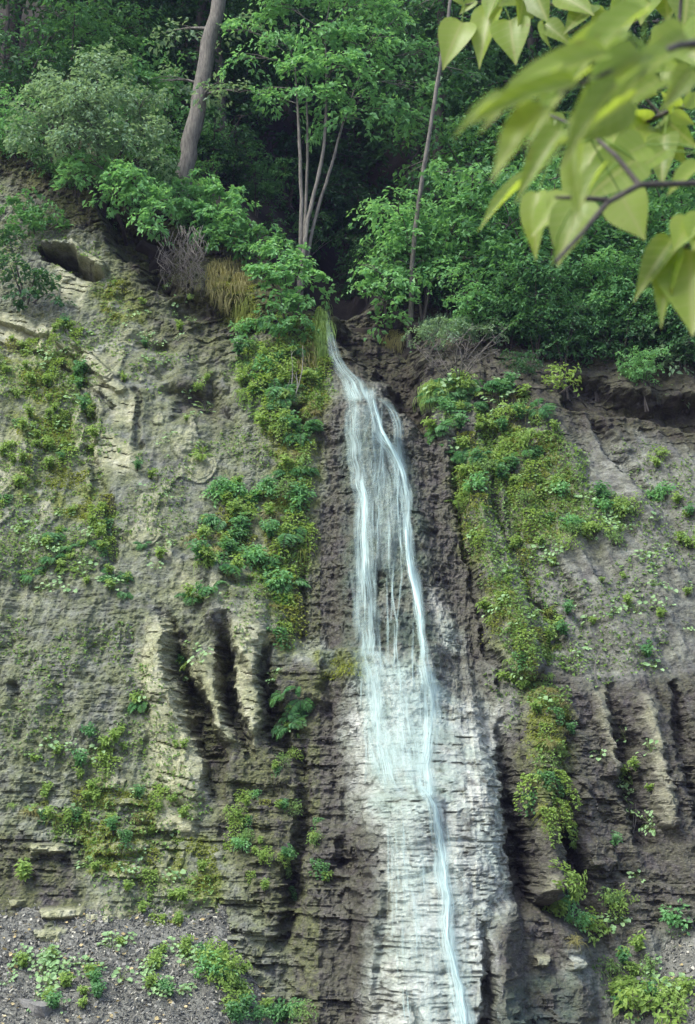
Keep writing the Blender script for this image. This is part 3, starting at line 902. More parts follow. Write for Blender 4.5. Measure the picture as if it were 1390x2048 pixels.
for q_ in range(46):                                  # fine threads beside and between the main strands
    v0 = rng.uniform(770, 1500); u0 = np.interp(v0, [770, 880, 1000, 1300, 1500], [735, 755, 768, 785, 800]) + rng.uniform(-1, 1) * np.interp(v0, [770, 880, 1300, 1500], [25, 45, 62, 70])
    ln = rng.uniform(60, 190)
    ribbon([(u0, v0, 2.2), (u0 + rng.uniform(-6, 8), v0 + ln * .5, 3.2), (u0 + rng.uniform(-8, 14), v0 + ln, 2.5)], [.25, .75, .35], cols=5, lift=.03, seed=30 + q_, wob=2)
for q_ in range(34):
    v0 = rng.uniform(1590, 1960); u0 = np.interp(v0, [1590, 2000], [835, 860]) + rng.uniform(-75, 70); ln = rng.uniform(60, 160)
    ribbon([(u0, v0, 2.2), (u0 + rng.uniform(0, 6), v0 + ln * .5, 3.0), (u0 + rng.uniform(0, 12), v0 + ln, 2.5)], [.2, .6, .3], cols=5, lift=.03, seed=90 + q_, wob=2)
ribbon([(640, 1298, 10), (690, 1302, 8), (735, 1300, 10)], [.3, .5, .7], cols=5, seed=14)
wme = wb.mesh("waterfall", [MAT_WATER], True)
uvl = wme.uv_layers.new(name="UVMap")
li = np.empty(len(wme.loops), np.int32); wme.loops.foreach_get("vertex_index", li)
uvl.data.foreach_set("uv", np.concatenate(w_uv)[li].astype(np.float32).ravel())
fa = wme.attributes.new("flow", 'FLOAT', 'POINT'); fa.data.foreach_set("value", np.concatenate(w_flow).astype(np.float32))
tag(link("waterfall", wme), kind="structure")

# ------------------------------------------------------------------ trees and shrubs
UP = np.array([0, 0, 1.0])


def clusters(mb, lobes, leafL, mi=0, flat=0.55, crad=0.42, per=26, shell=0.35, dens=1.0, out=0.5):
    """lobes: (centre, radii) ellipsoids filled with layered sprays of leaves. dens = sprays per square metre of lobe."""
    for c, r in lobes:
        c = np.array(c, float); r = np.array(r, float)
        nc = max(3, int(dens * 9.0 * (r[0] * r[1] + r[0] * r[2] + r[1] * r[2]) / (crad * 2.2) ** 1.2))
        d = unit(nc)
        rad = shell + (1 - shell) * rng.random(nc) ** 0.6
        rad *= 0.8 + 0.45 * rng.random(nc)
        cc = c + d * r * rad[:, None]
        for k in range(nc):
            o = (cc[k] - c) / r
            o = o / (np.linalg.norm(o) + 1e-6)
            n0 = UP * 0.9 + o * out + rng.normal(size=3) * 0.18
            n0 /= np.linalg.norm(n0)
            m = int(per * (0.6 + 0.8 * rng.random()))
            e1 = np.cross(n0, rng.normal(size=3)); e1 /= np.linalg.norm(e1)
            e2 = np.cross(n0, e1)
            # a few twigs per spray, leaves alternate along them
            nt_ = 4
            ta = rng.random(nt_) * 6.28
            which = rng.integers(0, nt_, m)
            ang = ta[which] + rng.normal(size=m) * 0.25
            rr = crad * (0.75 + 0.5 * rng.random()) * np.sqrt(rng.random(m))
            dirs = np.cos(ang)[:, None] * e1 + np.sin(ang)[:, None] * e2
            P = cc[k] + dirs * rr[:, None] + n0 * (rng.normal(size=m) * crad * flat * 0.22)[:, None] - UP * (rr ** 2 / crad * 0.35)[:, None]
            sd_ = np.cross(n0, dirs) * (rng.choice([-1, 1], m) * 0.8)[:, None]
            Dr = dirs * 0.8 + sd_ + rng.normal(size=(m, 3)) * 0.3 - UP * 0.25
            Nn = n0 + rng.normal(size=(m, 3)) * 0.33
            L = leafL * (0.65 + 0.7 * rng.random(m))
            mb.leaves(P, Dr, Nn, L, L * 0.55, mi)


def limb_path(a, b, n=5, sag=0.12):
    a = Vector(a); b = Vector(b)
    L = (b - a).length
    off = Vector((rnd.uniform(-1, 1), rnd.uniform(-1, 1), rnd.uniform(0.2, 1))) * L * sag
    return [a.lerp(b, t) + off * math.sin(math.pi * t) for t in [i / (n - 1) for i in range(n)]]


def px_lobe(u, v, ru, rv, Y, depth=0.8):
    return (tuple(at(u, v, Y)), (px(ru, Y), px((ru + rv) / 2, Y) * depth, px(rv, Y)))


def tree(name, label, cat, lobes, trunks, leaf, bark, leafL=0.12, group=None, dens=1.0, per=26, crad=0.42, limbs=True, flat=0.55, base=None):
    """trunks: list of (points, radii). Limbs run from the nearest trunk point to each lobe."""
    b = Vector(base) if base is not None else Vector(trunks[0][0][0])
    root = empty(name, b, label, cat, group)
    tb = MB()
    loc = lambda p: Vector(p) - b
    nodes = []
    for pts, rad in trunks:
        pp = [loc(p) for p in pts]
        rad = [rad[0] * 1.25] + list(rad)
        pu, pv_ = proj(pts[0][0], pts[0][1], pts[0][2])
        thx, thy, thz = hit(pu, pv_ + 3) if base is None else (None, [1e9], None)
        if 0 < float(thy[0]) - pts[0][1] < 1.3:
            pp = [loc((float(thx[0]), float(thy[0]) + .25, float(thz[0]) - .12))] + pp
        else:
            pp = [pp[0] - (pp[1] - pp[0]).normalized() * 0.6 - Vector((0, -.1, .2))] + pp
        # finer points so the stem is not a straight pipe
        P = np.array([tuple(p) for p in pp]); n = len(P)
        tt = np.linspace(0, n - 1, (n - 1) * 5 + 1)
        Pi = np.stack([np.interp(tt, np.arange(n), P[:, k]) for k in range(3)], 1)
        if len(Pi) > 6:
            ker = np.ones(5) / 5
            Pi2 = np.stack([np.convolve(np.pad(Pi[:, k], 2, 'edge'), ker, 'valid') for k in range(3)], 1)
            Pi2[0], Pi2[-1] = Pi[0], Pi[-1]
            Pi = Pi2
        ri = np.interp(tt, np.linspace(0, n - 1, len(rad)), rad)
        Pi[1:-1, :2] += rng.normal(size=(len(Pi) - 2, 2)) * ri[1:-1, None] * 0.12
        tb.tube(Pi, ri, 8, 0, 0.2)
        nodes += [(Vector(p), r) for p, r in zip(Pi, ri)]
    lob = [(tuple(loc(c)), r) for c, r in lobes]
    if limbs:
        for c, r in lob:
            cv = Vector(c)
            near = min(nodes, key=lambda q_: (q_[0] - cv).length + max(0, q_[0].z - cv.z) * 0.8)
            pth = limb_path(near[0], cv, 5)
            r0 = min(near[1] * 0.6, 0.05)
            tb.tube(pth, np.linspace(r0, 0.008, 5), 5)
            for k in range(4):
                tip = cv + Vector((rnd.uniform(-1, 1) * r[0], rnd.uniform(-1, 1) * r[1], rnd.uniform(-0.5, 0.8) * r[2])) * 0.85
                tb.tube(limb_path(pth[2 + k % 3], tip, 4), np.linspace(0.012, 0.004, 4), 4)
    link("trunk", tb.mesh("trunk", [bark], True), root)
    cb = MB()
    clusters(cb, lob, leafL, 0, flat, crad, per, dens=dens)
    link("crown", cb.mesh("crown", [leaf]), root)
    return root


def copy_tree(o, loc, rz, s, label=None, group=None):
    c = o.copy(); C.objects.link(c)
    c.location = loc; c.rotation_euler = (0, 0, rz); c.scale = (s, s, s)
    if label: c["label"] = label
    if group: c["group"] = group
    for ch in list(o.children):
        d = ch.copy(); C.objects.link(d); d.parent = c
    return c


def hill(x, z):
    return Vector((x, float(ysmooth(np.array(x), np.array(z))) - 0.0, z))


# -- the woods in the shade: prototypes first
def wood_tree(label, h, leaf, bark, group, seed, first_loc):
    rr = random.Random(seed)
    root_pt = Vector((0, 0, -0.6))
    bx, by = rr.uniform(-.5, .5), rr.uniform(-.5, .5)
    tr = [root_pt, Vector((bx * .3, by * .3, h * 0.35)), Vector((bx, by, h * 0.7)), Vector((bx * 1.5, by * 1.5, h))]
    lobes = []
    for k in range(13):
        f = 0.26 + 0.74 * k / 12
        a = k * 2.4 + rr.uniform(-.4, .4)
        sp = h * 0.20 * math.sin(math.pi * min(1, f * 0.85)) + 0.25
        lobes.append(((bx * f + math.cos(a) * sp * 0.85, by * f + math.sin(a) * sp * .85, h * f), (h * 0.14 + .25, h * 0.14 + .25, h * 0.06 + 0.14)))
    t = tree("woodland_tree", label, "tree", lobes, [(tr, [0.15, 0.12, 0.08, 0.02])], leaf, bark, 0.145, group, dens=0.9, per=22, crad=0.5, base=(0, 0, 0))
    t.location = first_loc
    return t


def understory(label, h, leaf, group, seed, name="woodland_shrub"):
    rr = random.Random(seed)
    trunks = []; lobes = []
    for k in range(4):
        a = k * 1.57 + rr.uniform(-.5, .5); sp = h * rr.uniform(.2, .4)
        tip = Vector((math.cos(a) * sp, math.sin(a) * sp, h * rr.uniform(.7, 1)))
        trunks.append(([Vector((0, 0, -.3)), Vector((tip.x * .3, tip.y * .3, tip.z * .5)), tip], [0.03, 0.02, 0.008]))
        for f in (.45, .7, 1.0):
            lobes.append(((tip.x * f * 1.25, tip.y * f * 1.25, tip.z * (f + .05)), (h * .30, h * .30, h * .12)))
    return tree(name, label, "shrub", lobes, trunks, leaf, BK_DARK, 0.13, group, dens=0.9, per=22, crad=0.36, base=(0, 0, 0))


G_BACK = "trees of the dark woods above the cliff"
L_BACK = "dark green woodland tree in the deep shade high above the cliff"
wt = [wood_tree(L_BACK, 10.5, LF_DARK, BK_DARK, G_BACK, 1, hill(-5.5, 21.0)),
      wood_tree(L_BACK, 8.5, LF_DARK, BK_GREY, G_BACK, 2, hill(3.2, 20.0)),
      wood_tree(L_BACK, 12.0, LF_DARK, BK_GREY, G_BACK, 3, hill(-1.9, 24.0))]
G_UND = "low shrubs of the woods above the cliff"
L_UND = "leafy green shrub on the dark wooded slope above the cliff"
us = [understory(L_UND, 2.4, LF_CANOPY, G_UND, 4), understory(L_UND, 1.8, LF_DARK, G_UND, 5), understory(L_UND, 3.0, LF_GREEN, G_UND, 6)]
used_first = [False] * 3
spots = []
for x, z in [(-8.2, 19), (-7.6, 23), (-3.8, 19.0), (-5.0, 26), (-2.9, 21.5), (0.9, 23.5), (2.2, 16.5), (4.9, 16.2), (6.4, 18.5), (7.6, 14.5), (3.9, 23), (6.2, 24),
             (1.4, 28), (-2.5, 28.5), (-6.5, 30), (4.0, 28.5), (8.5, 22), (9.5, 17), (-10, 21), (8.6, 28), (-9.5, 27), (0.0, 33), (-4, 35), (3.5, 35), (7, 34), (-8.5, 35),
             (5.4, 20.5), (1.9, 19.8), (-3.1, 18.2)]:
    spots.append((x, z))
for i, (x, z) in enumerate(spots):
    copy_tree(wt[i % 3], hill(x, z), rnd.uniform(0, 6.28), rnd.uniform(0.85, 1.15), L_BACK, G_BACK)
us_spots = [(-4.6, 17.6), (-3.2, 16.8), (-6.6, 18.2), (-5.8, 19.2), (-7.6, 17.8), (-3.0, 19.6), (1.8, 12.4), (2.6, 12.8), (3.4, 12.0), (4.2, 12.6),
            (5.0, 12.0), (5.8, 12.9), (6.6, 12.0), (2.1, 14.4), (3.2, 14.8), (4.4, 14.6), (5.6, 15.2), (6.8, 14.6), (2.9, 17.6), (4.6, 18.6), (6.0, 17.4), (7.4, 16.2),
            (-4.2, 21.4), (-2.6, 23.2), (-6.0, 23.8), (3.7, 20.6), (5.7, 21.8), (1.5, 11.9), (3.0, 11.2), (4.0, 11.0), (5.2, 10.9), (6.2, 11.1), (7.2, 11.6)]
for x, z, k, sc_ in [(-1.0, 16.4, 1, 1.1), (-0.1, 17.6, 1, 1.3), (0.7, 16.0, 1, 1.1), (-0.5, 19.5, 1, 1.5), (-1.6, 18.4, 1, 1.3), (0.5, 14.2, 1, .8), (-1.2, 14.6, 1, .7), (0.2, 21.5, 1, 1.6)]:
    copy_tree(us[k], hill(x, z), rnd.uniform(0, 6.28), sc_, L_UND, G_UND)
for i, (x, z) in enumerate(us_spots):
    k = i % 3
    p = hill(x, z)
    if not used_first[k]:
        us[k].location = p; used_first[k] = True
    else:
        copy_tree(us[k], p, rnd.uniform(0, 6.28), rnd.uniform(0.75, 1.2), L_UND, G_UND)

G_EDGE = "leafy shrubs along the edge of the woods"
L_EDGE = "leafy green shrub leaning out over the top edge of the cliff"
ed = [(30, 330, .5), (90, 360, .5), (150, 400, .45), (215, 430, .5), (260, 470, .4), (330, 400, .55), (360, 420, .5), (300, 430, .5), (395, 480, .5), (430, 500, .45), (280, 350, .6), (330, 340, .6), (410, 350, .6), (460, 380, .6), (510, 430, .5),
      (700, 610, .35), (745, 590, .5), (790, 620, .5), (850, 620, .6), (900, 640, .6), (960, 690, .6), (1020, 700, .65), (1075, 720, .6), (1130, 730, .6), (1190, 735, .6), (1250, 740, .6), (1310, 730, .65), (1370, 750, .6), (1220, 700, .7), (1000, 660, .7),
      (1330, 690, .7), (1100, 680, .7), (20, 290, .6), (-40, 280, .7), (1430, 760, .7), (1050, 760, .35), (1290, 775, .35)]
eu = np.array(ed)
exs, eys, ezs = hit(eu[:, 0], eu[:, 1])
for i in range(len(ed)):
    copy_tree(us[(0, 1, 2, 1)[i % 4]], Vector((float(exs[i]), float(eys[i]) + .1, float(ezs[i]) - .05)), rnd.uniform(0, 6.28), ed[i][2], L_EDGE, G_EDGE)

# -- trees one can tell apart
Y1 = 27.3
tree("bushy_tree", "rounded grey green bushy tree on the bank at the upper left", "tree",
     [px_lobe(u, v, a, b, Y1 + d) for u, v, a, b, d in [(120, 170, 70, 42, 0), (200, 130, 70, 38, .2), (265, 195, 62, 42, 0), (80, 230, 55, 36, -.2), (190, 215, 80, 42, -.5), (300, 260, 42, 40, -.2),
                                                     (60, 270, 36, 34, 0), (140, 265, 60, 34, -.6), (240, 270, 58, 36, -.6), (165, 185, 60, 36, -.5), (318, 320, 26, 28, -.2)]],
     [([at(205, 420, Y1 + .9), at(200, 330, Y1 + .4), at(190, 230, Y1), at(195, 140, Y1)], [.07, .05, .035, .01]), ([at(205, 420, Y1 + .9), at(230, 320, Y1 + .1), at(280, 250, Y1 - .1)], [.05, .035, .01]),
      ([at(205, 420, Y1 + .9), at(150, 320, Y1 + .1), at(100, 230, Y1)], [.05, .035, .01])], LF_OLIVE, BK_DARK, 0.105, dens=1.7, per=46, crad=0.30, flat=1.3)
Y1 = 26.6
tree("small_tree", "bright green sapling drooping over the hollow beneath the rounded grey green tree", "tree",
     [px_lobe(u, v, a, b, Y1 + d) for u, v, a, b, d in [(180, 325, 60, 22, .2), (240, 345, 60, 26, 0), (290, 375, 52, 34, -.1), (310, 425, 36, 38, -.2), (300, 465, 28, 30, -.2), (260, 360, 60, 30, -.2), (150, 350, 40, 20, .2), (225, 390, 36, 22, 0)]],
     [([at(250, 470, Y1 + 1.3), at(225, 400, Y1 + .3), at(250, 350, Y1), at(300, 400, Y1 - .1)], [.035, .03, .02, .008])], LF_CANOPY, BK_DARK, 0.115, dens=1.5, per=34, crad=0.28)
Y1 = 28.6
tree("leaning_tree", "tall tree with thick grey leaning trunk at the cliff top left of the ravine", "tree",
     [px_lobe(u, v, a, b, Y1 + d) for u, v, a, b, d in [(330, 160, 48, 24, -.1), (480, 185, 52, 22, -.2), (425, 170, 44, 20, -.4), (350, 60, 60, 22, .4), (500, 60, 60, 28, .2),
                                                     (330, -110, 200, 50, .6), (540, -130, 200, 50, .6), (430, -210, 220, 80, .6), (420, -320, 170, 80, .6)]],
     [([at(368, 372, Y1), at(385, 270, Y1), at(405, 150, Y1), at(438, 0, Y1), at(465, -140, Y1), at(470, -330, Y1)], [.20, .185, .18, .165, .12, .04])], LF_OLIVE, BK_LIGHT, 0.125, dens=0.9, per=26, crad=0.4)
Y1 = 27.6
tree("multi_stem_tree", "broad light green tree on four slender bare stems at the mouth of the ravine", "tree",
     [px_lobe(u, v, a, b, Y1 + d) for u, v, a, b, d in [(560, 80, 60, 30, 0), (640, 60, 80, 34, -.4), (740, 80, 70, 40, -.2), (680, 130, 80, 34, -.6), (600, 140, 60, 30, -.2), (770, 140, 60, 28, -.1), (640, 190, 80, 24, -.2),
                                                     (730, 195, 70, 22, -.3), (820, 180, 46, 18, 0), (560, 200, 40, 18, .2), (580, 10, 100, 34, .2), (720, 0, 110, 36, 0), (800, 50, 50, 36, 0), (650, -90, 200, 60, 0), (700, 235, 40, 14, -.2), (500, 120, 40, 22, .3), (520, 190, 36, 16, .3), (850, 110, 46, 26, .2), (790, 215, 40, 16, .2), (650, 245, 46, 14, .3), (840, 240, 34, 14, .4), (470, 60, 40, 22, .4)]],
     [([at(600, 520, Y1), at(604, 400, Y1), at(598, 260, Y1), at(590, 130, Y1)], [.045, .042, .034, .015]), ([at(606, 520, Y1 - .1), at(618, 420, Y1), at(645, 330, Y1), at(655, 200, Y1), at(650, 60, Y1)], [.052, .046, .04, .03, .015]),
      ([at(612, 520, Y1), at(634, 420, Y1 + .1), at(664, 330, Y1), at(684, 250, Y1), at(730, 120, Y1)], [.042, .038, .032, .026, .012]), ([at(602, 520, Y1 + .2), at(612, 420, Y1 + .3), at(616, 300, Y1 + .2), at(612, 150, Y1)], [.04, .036, .03, .015])],
     LF_CANOPY, BK_LIGHT, 0.13, dens=1.4, per=34, crad=0.4)
Y1 = float(hit(822, 622)[1][0]) - .1
tree("slender_tree", "thin pale leaning tree stem standing right of the ravine above the fall", "tree",
     [px_lobe(u, v, a, b, Y1 + d) for u, v, a, b, d in [(840, 340, 40, 18, .3), (930, 160, 44, 20, .2), (890, 120, 40, 20, .4), (860, 20, 60, 24, .4), (900, -120, 120, 60, 0)]],
     [([at(820, 640, Y1 - .1), at(826, 500, Y1 - .4), at(838, 400, Y1 - .7), at(858, 270, Y1 - .9), at(884, 110, Y1 - 1), at(905, -20, Y1 - 1), at(915, -160, Y1 - 1)], [.055, .05, .046, .043, .04, .035, .015])], LF_DARK, BK_LIGHT, 0.12, dens=.8, crad=.35)
Y1 = 30.5
tree("slender_tree", "thin pale tree stem at the very left edge of the woods", "tree",
     [px_lobe(u, v, a, b, Y1 + d) for u, v, a, b, d in [(60, 20, 70, 30, .2), (70, 110, 50, 20, .2), (-40, 60, 80, 40, 0), (10, -90, 140, 60, 0)]],
     [([at(-8, 330, Y1), at(0, 200, Y1), at(8, 100, Y1), at(18, 0, Y1), at(26, -140, Y1)], [.065, .06, .055, .05, .02])], LF_GREEN, BK_GREY, 0.12, dens=.8, crad=.4)
Y1 = 26.6
right_trees = [
    ("maple_sapling", "bright green sapling spreading flat sprays right of the thin leaning stem", [(945, 365, 70, 20, 0), (890, 345, 40, 16, .2), (960, 335, 46, 16, .2), (930, 400, 50, 16, -.1), (1000, 420, 44, 16, 0)], (935, 560), LF_CANOPY, 0.2),
    ("maple_sapling", "green sapling whose sprays hang above the dead grey shrub", [(960, 470, 70, 20, 0), (1010, 510, 80, 22, -.2), (900, 500, 50, 18, .2), (1060, 540, 70, 20, -.2), (930, 540, 60, 18, 0)], (960, 640), LF_CANOPY, 0.4),
    ("maple_sapling", "low green sapling beside the dark ravine left of the thin leaning stem", [(760, 545, 56, 18, 0), (800, 560, 56, 16, -.2), (730, 575, 40, 16, .1), (790, 600, 50, 14, 0), (745, 530, 40, 12, .3), (770, 640, 40, 14, 0)], (775, 680), LF_CANOPY, 0.1),
    ("hornbeam_tree", "dense dark green small tree overhanging the right bank, its lowest branches drooping", [(1120, 560, 90, 26, 0), (1200, 540, 90, 26, .3), (1080, 610, 80, 26, -.3), (1160, 620, 90, 28, -.5), (1240, 600, 80, 26, 0),
                                     (1100, 665, 60, 22, -.4), (1180, 680, 80, 24, -.4), (1060, 650, 50, 18, -.2), (1250, 660, 60, 24, -.1), (1140, 720, 60, 18, -.3)], (1190, 790), LF_GREEN, 0.0),
    ("hornbeam_tree", "grey green small tree at the right edge hanging over the soil bank", [(1330, 640, 60, 30, 0), (1370, 700, 60, 34, -.3), (1320, 720, 50, 28, -.3), (1290, 760, 36, 20, -.3), (1380, 770, 40, 26, -.2), (1340, 780, 34, 16, -.3), (1400, 620, 50, 30, 0)], (1395, 830), LF_OLIVE, -0.6),
    ("maple_sapling", "tall green sapling rising behind the drooping tree on the right", [(1130, 430, 70, 24, 0), (1200, 470, 80, 24, 0), (1060, 470, 60, 20, 0), (1290, 500, 80, 26, .2), (1350, 450, 80, 30, .3), (1340, 540, 70, 26, .1)], (1230, 640), LF_GREEN, 1.0),
]
for nm, lb, ll, (bu, bv), lf, dy in right_trees:
    yb_ = Y1 + dy
    cu = sum(l[0] for l in ll) / len(ll); cv = sum(l[1] for l in ll) / len(ll)
    tree(nm, lb, "tree", [px_lobe(u, v, a, b, yb_ + d) for u, v, a, b, d in ll],
         [([at(bu, bv, yb_ + .5), at((bu * 2 + cu) / 3, (bv + cv) / 2, yb_ + .2), at(cu, cv - 20, yb_)], [.04, .03, .012])], lf, BK_DARK, 0.12, group="saplings along the right edge of the woods", dens=1.5, per=32, crad=0.3)

bank = [("leafy_shrub", "pale green leafy shrub right of the leaning trunk's foot, highest on the bank", [(395, 365, 50, 26, .2), (345, 370, 46, 24, .2), (440, 390, 50, 26, 0), (410, 425, 48, 26, -.2), (365, 410, 40, 26, -.1), (475, 415, 44, 24, -.1), (440, 450, 46, 26, -.3)], (420, 490), LF_CANOPY),
        ("leafy_shrub", "green leafy shrub halfway down the bank between leaning trunk and ravine", [(490, 450, 46, 22, 0), (450, 470, 44, 24, -.2), (530, 470, 46, 20, -.1), (500, 500, 50, 22, -.3)], (490, 540), LF_GREEN),
        ("leafy_shrub", "dense green shrub overhanging the ravine mouth beside the four slender stems", [(560, 500, 50, 22, 0), (605, 525, 46, 22, -.1), (570, 550, 54, 22, -.3), (625, 565, 36, 22, -.2), (520, 540, 40, 22, -.3)], (575, 610), LF_CANOPY),
        ("leafy_shrub", "green shrub above the hanging yellow grass left of the fall", [(560, 590, 40, 22, -.1), (600, 605, 36, 20, -.2), (540, 620, 36, 22, -.2), (585, 640, 40, 20, -.3)], (575, 680), LF_GREEN)]
for nm, lb, ll, (bu, bv), lf in bank:
    hx_, hy_, hz_ = hit(bu, bv)
    yb_ = float(hy_[0]) - 0.15
    b_ = Vector((float(hx_[0]), float(hy_[0]) + .15, float(hz_[0])))
    tree(nm, lb, "shrub", [px_lobe(u, v, a, b, yb_ + d) for u, v, a, b, d in ll], [([b_, (b_ + at(u, v, yb_ + d)) / 2 + Vector((0, -.05, .05)), at(u, v, yb_ + d)], [.025, .018, .008]) for u, v, a, b, d in ll],
         lf, BK_DARK, 0.105, group="shrubs along the bank left of the ravine", dens=1.7, per=36, crad=0.24, limbs=False)
left_sh = [("leafy_shrub", "mid green shrub on bare soil at the left edge below the rounded tree", [(40, 400, 50, 22, 0), (90, 420, 50, 22, 0), (60, 440, 56, 22, -.2), (120, 445, 26, 16, 0)], (70, 470), LF_GREEN),
           ("leafy_shrub", "blue green shrub at the left edge above the pale sloping slab", [(20, 480, 40, 26, 0), (20, 530, 46, 26, -.2), (70, 550, 40, 24, -.2), (60, 590, 40, 20, -.2), (100, 580, 24, 18, -.1)], (50, 610), LF_DARK)]
for nm, lb, ll, (bu, bv), lf in left_sh:
    hx_, hy_, hz_ = hit(bu, bv)
    yb_ = float(hy_[0]) - 0.15
    b_ = Vector((float(hx_[0]), float(hy_[0]) + .15, float(hz_[0])))
    tree(nm, lb, "shrub", [px_lobe(u, v, a, b, yb_ + d) for u, v, a, b, d in ll], [([b_, (b_ + at(u, v, yb_ + d)) / 2, at(u, v, yb_ + d)], [.02, .015, .006]) for u, v, a, b, d in ll],
         lf, BK_DARK, 0.10, group="shrubs at the left edge of the cliff", dens=1.3, per=30, crad=0.22, limbs=False)

# ------------------------------------------------------------------ plants on the face
def herb_mesh(seed, hgt=0.30, nst=11, leafL=0.085, mat=None, lean=0.5):
    mb = MB(); r_ = random.Random(seed)
    for k in range(nst):
        a = r_.uniform(0, 6.28); sp = r_.uniform(0.15, 1) * lean
        h = hgt * r_.uniform(0.5, 1.15)
        pts = [Vector((0, 0, -0.05)), Vector((math.cos(a) * sp * h * .4, math.sin(a) * sp * h * .4, h * .6)), Vector((math.cos(a) * sp * h * 1.2, math.sin(a) * sp * h * 1.2, h))]
        mb.tube(pts, [0.006, 0.004, 0.002], 3, 1)
        m = 9
        f = np.linspace(0.3, 1, m)
        P = np.array([tuple(pts[0].lerp(pts[1], x * 2) if x < .5 else pts[1].lerp(pts[2], x * 2 - 1)) for x in f])
        an = np.arange(m) * 2.4 + r_.uniform(0, 6)
        Dr = np.stack([np.cos(an), np.sin(an), np.full(m, 0.15)], 1) + rng.normal(size=(m, 3)) * .25
        Nn = UP + rng.normal(size=(m, 3)) * .4
        L = leafL * (0.7 + 0.6 * rng.random(m))
        mb.leaves(P, Dr, Nn, L, L * .6, 0)
    return mb.mesh("leafy_herb", [mat or LF_HERB, BK_DARK])


def round_mesh(seed, n=9, rad=0.055, spread=0.22):
    mb = MB(); r_ = random.Random(seed)
    P = []; Dr = []; Nn = []
    for k in range(n):
        a = r_.uniform(0, 6.28); d = spread * math.sqrt(r_.random()); h = r_.uniform(0.06, 0.2)
        p = Vector((math.cos(a) * d, math.sin(a) * d, h))
        mb.tube([Vector((0, 0, -.04)), Vector((p.x * .5, p.y * .5, h * .8)), p], [0.004, 0.003, 0.003], 3, 1)
        P.append(tuple(p)); Dr.append((math.cos(a) + r_.uniform(-.4, .4), math.sin(a) + r_.uniform(-.4, .4), r_.uniform(-.3, .2)))
        Nn.append((r_.uniform(-.4, .4), r_.uniform(-.4, .4), 1))
    mb.rounds(np.array(P), np.array(Dr), np.array(Nn), rad * (0.7 + 0.7 * rng.random(n)), 0)
    return mb.mesh("round_leaved_plant", [LF_ROUND, LF_HERB])


def frond_mesh(seed, nf=10, length=0.5, mat=None):
    """arching fronds set with narrow leaflets"""
    mb = MB(); r_ = random.Random(seed)
    for k in range(nf):
        a = r_.uniform(0, 6.28); L = length * r_.uniform(.6, 1.1)
        dh = Vector((math.cos(a), math.sin(a), 0)); up = r_.uniform(0.35, 1.0)
        pts = []
        for i in range(7):
            t = i / 6
            pts.append(dh * (L * t * .85) + Vector((0, 0, L * (up * t - (up + 0.15) * t * t * .9))))
        mb.tube(pts, np.linspace(.005, .002, 7), 3, 1)
        f = np.repeat(np.linspace(0.12, 1, 15), 2)
        Pm = np.array([tuple(p) for p in pts]); tt = f * 6
        P = np.stack([np.interp(tt, np.arange(7), Pm[:, c]) for c in range(3)], 1)
        side = np.cross(np.array(dh), UP)
        sg = np.tile([1, -1], 15)
        Dr = side[None, :] * sg[:, None] + np.array(dh)[None, :] * .45 - UP * .2 + rng.normal(size=(30, 3)) * .12
        Lf = L * 0.26 * np.sin(np.pi * np.clip(f * .92 + .05, 0, 1)) + 0.015
        mb.leaves(P, Dr, UP + rng.normal(size=(30, 3)) * .2, Lf, Lf * .34, 0)
    return mb.mesh("fern", [mat or LF_GREEN, BK_DARK])


def trail_mesh(seed, n=9, length=0.6, mat=None, leafL=0.06):
    """stems hanging down the rock, small leaves along them (local -Y out, -Z down)"""
    mb = MB(); r_ = random.Random(seed)
    for k in range(n):
        x0 = r_.uniform(-.16, .16); L = length * r_.uniform(.4, 1.1)
        xs = x0 + r_.uniform(-.12, .12)
        pts = [Vector((x0, 0.05, 0)), Vector((x0, -.10, .03)), Vector(((x0 + xs) / 2, -.13, -L * .45)), Vector((xs, -.06, -L))]
        mb.tube(pts, [.004, .004, .003, .002], 3, 1)
        m = int(26 * L / .6) + 5
        t = rng.random(m) * 3
        Pm = np.array([tuple(p) for p in pts])
        P = np.stack([np.interp(t, np.arange(4), Pm[:, c]) for c in range(3)], 1) + rng.normal(size=(m, 3)) * .012
        Dr = np.stack([rng.normal(size=m), -0.5 + rng.normal(size=m) * .4, -0.5 + rng.normal(size=m) * .4], 1)
        Nn = np.stack([rng.normal(size=m) * .4, np.full(m, -1.0), np.full(m, .8)], 1)
        Lf = leafL * (.6 + .8 * rng.random(m))
        mb.leaves(P, Dr, Nn, Lf, Lf * .7, 0)
    return mb.mesh("trailing_plant", [mat or LF_HERB, BK_DARK])


def grass_mesh(seed, n=70, length=0.4, mat=None, hang=1.0):
    mb = MB(); r_ = random.Random(seed)
    vs = []; fs = []
    for k in range(n):
        a = r_.uniform(0, 6.28); L = length * r_.uniform(.5, 1.1); o = Vector((r_.uniform(-.1, .1), r_.uniform(-.06, .06), 0))
        d = Vector((math.cos(a), math.sin(a), 0)); w = r_.uniform(.004, .008); sd_ = Vector((-d.y, d.x, 0)) * w
        b = len(vs)
        for i in range(5):
            t = i / 4
            p = o + d * (L * .6 * t) + Vector((0, 0, L * (.8 * t - hang * t * t)))
            vs += [tuple(p + sd_ * (1 - t * .85)), tuple(p - sd_ * (1 - t * .85))]
        for i in range(4):
            fs.append((b + i * 2, b + i * 2 + 1, b + i * 2 + 3, b + i * 2 + 2))
    mb.add(vs, fs)
    return mb.mesh("grass_tuft", [mat or LF_DRY])


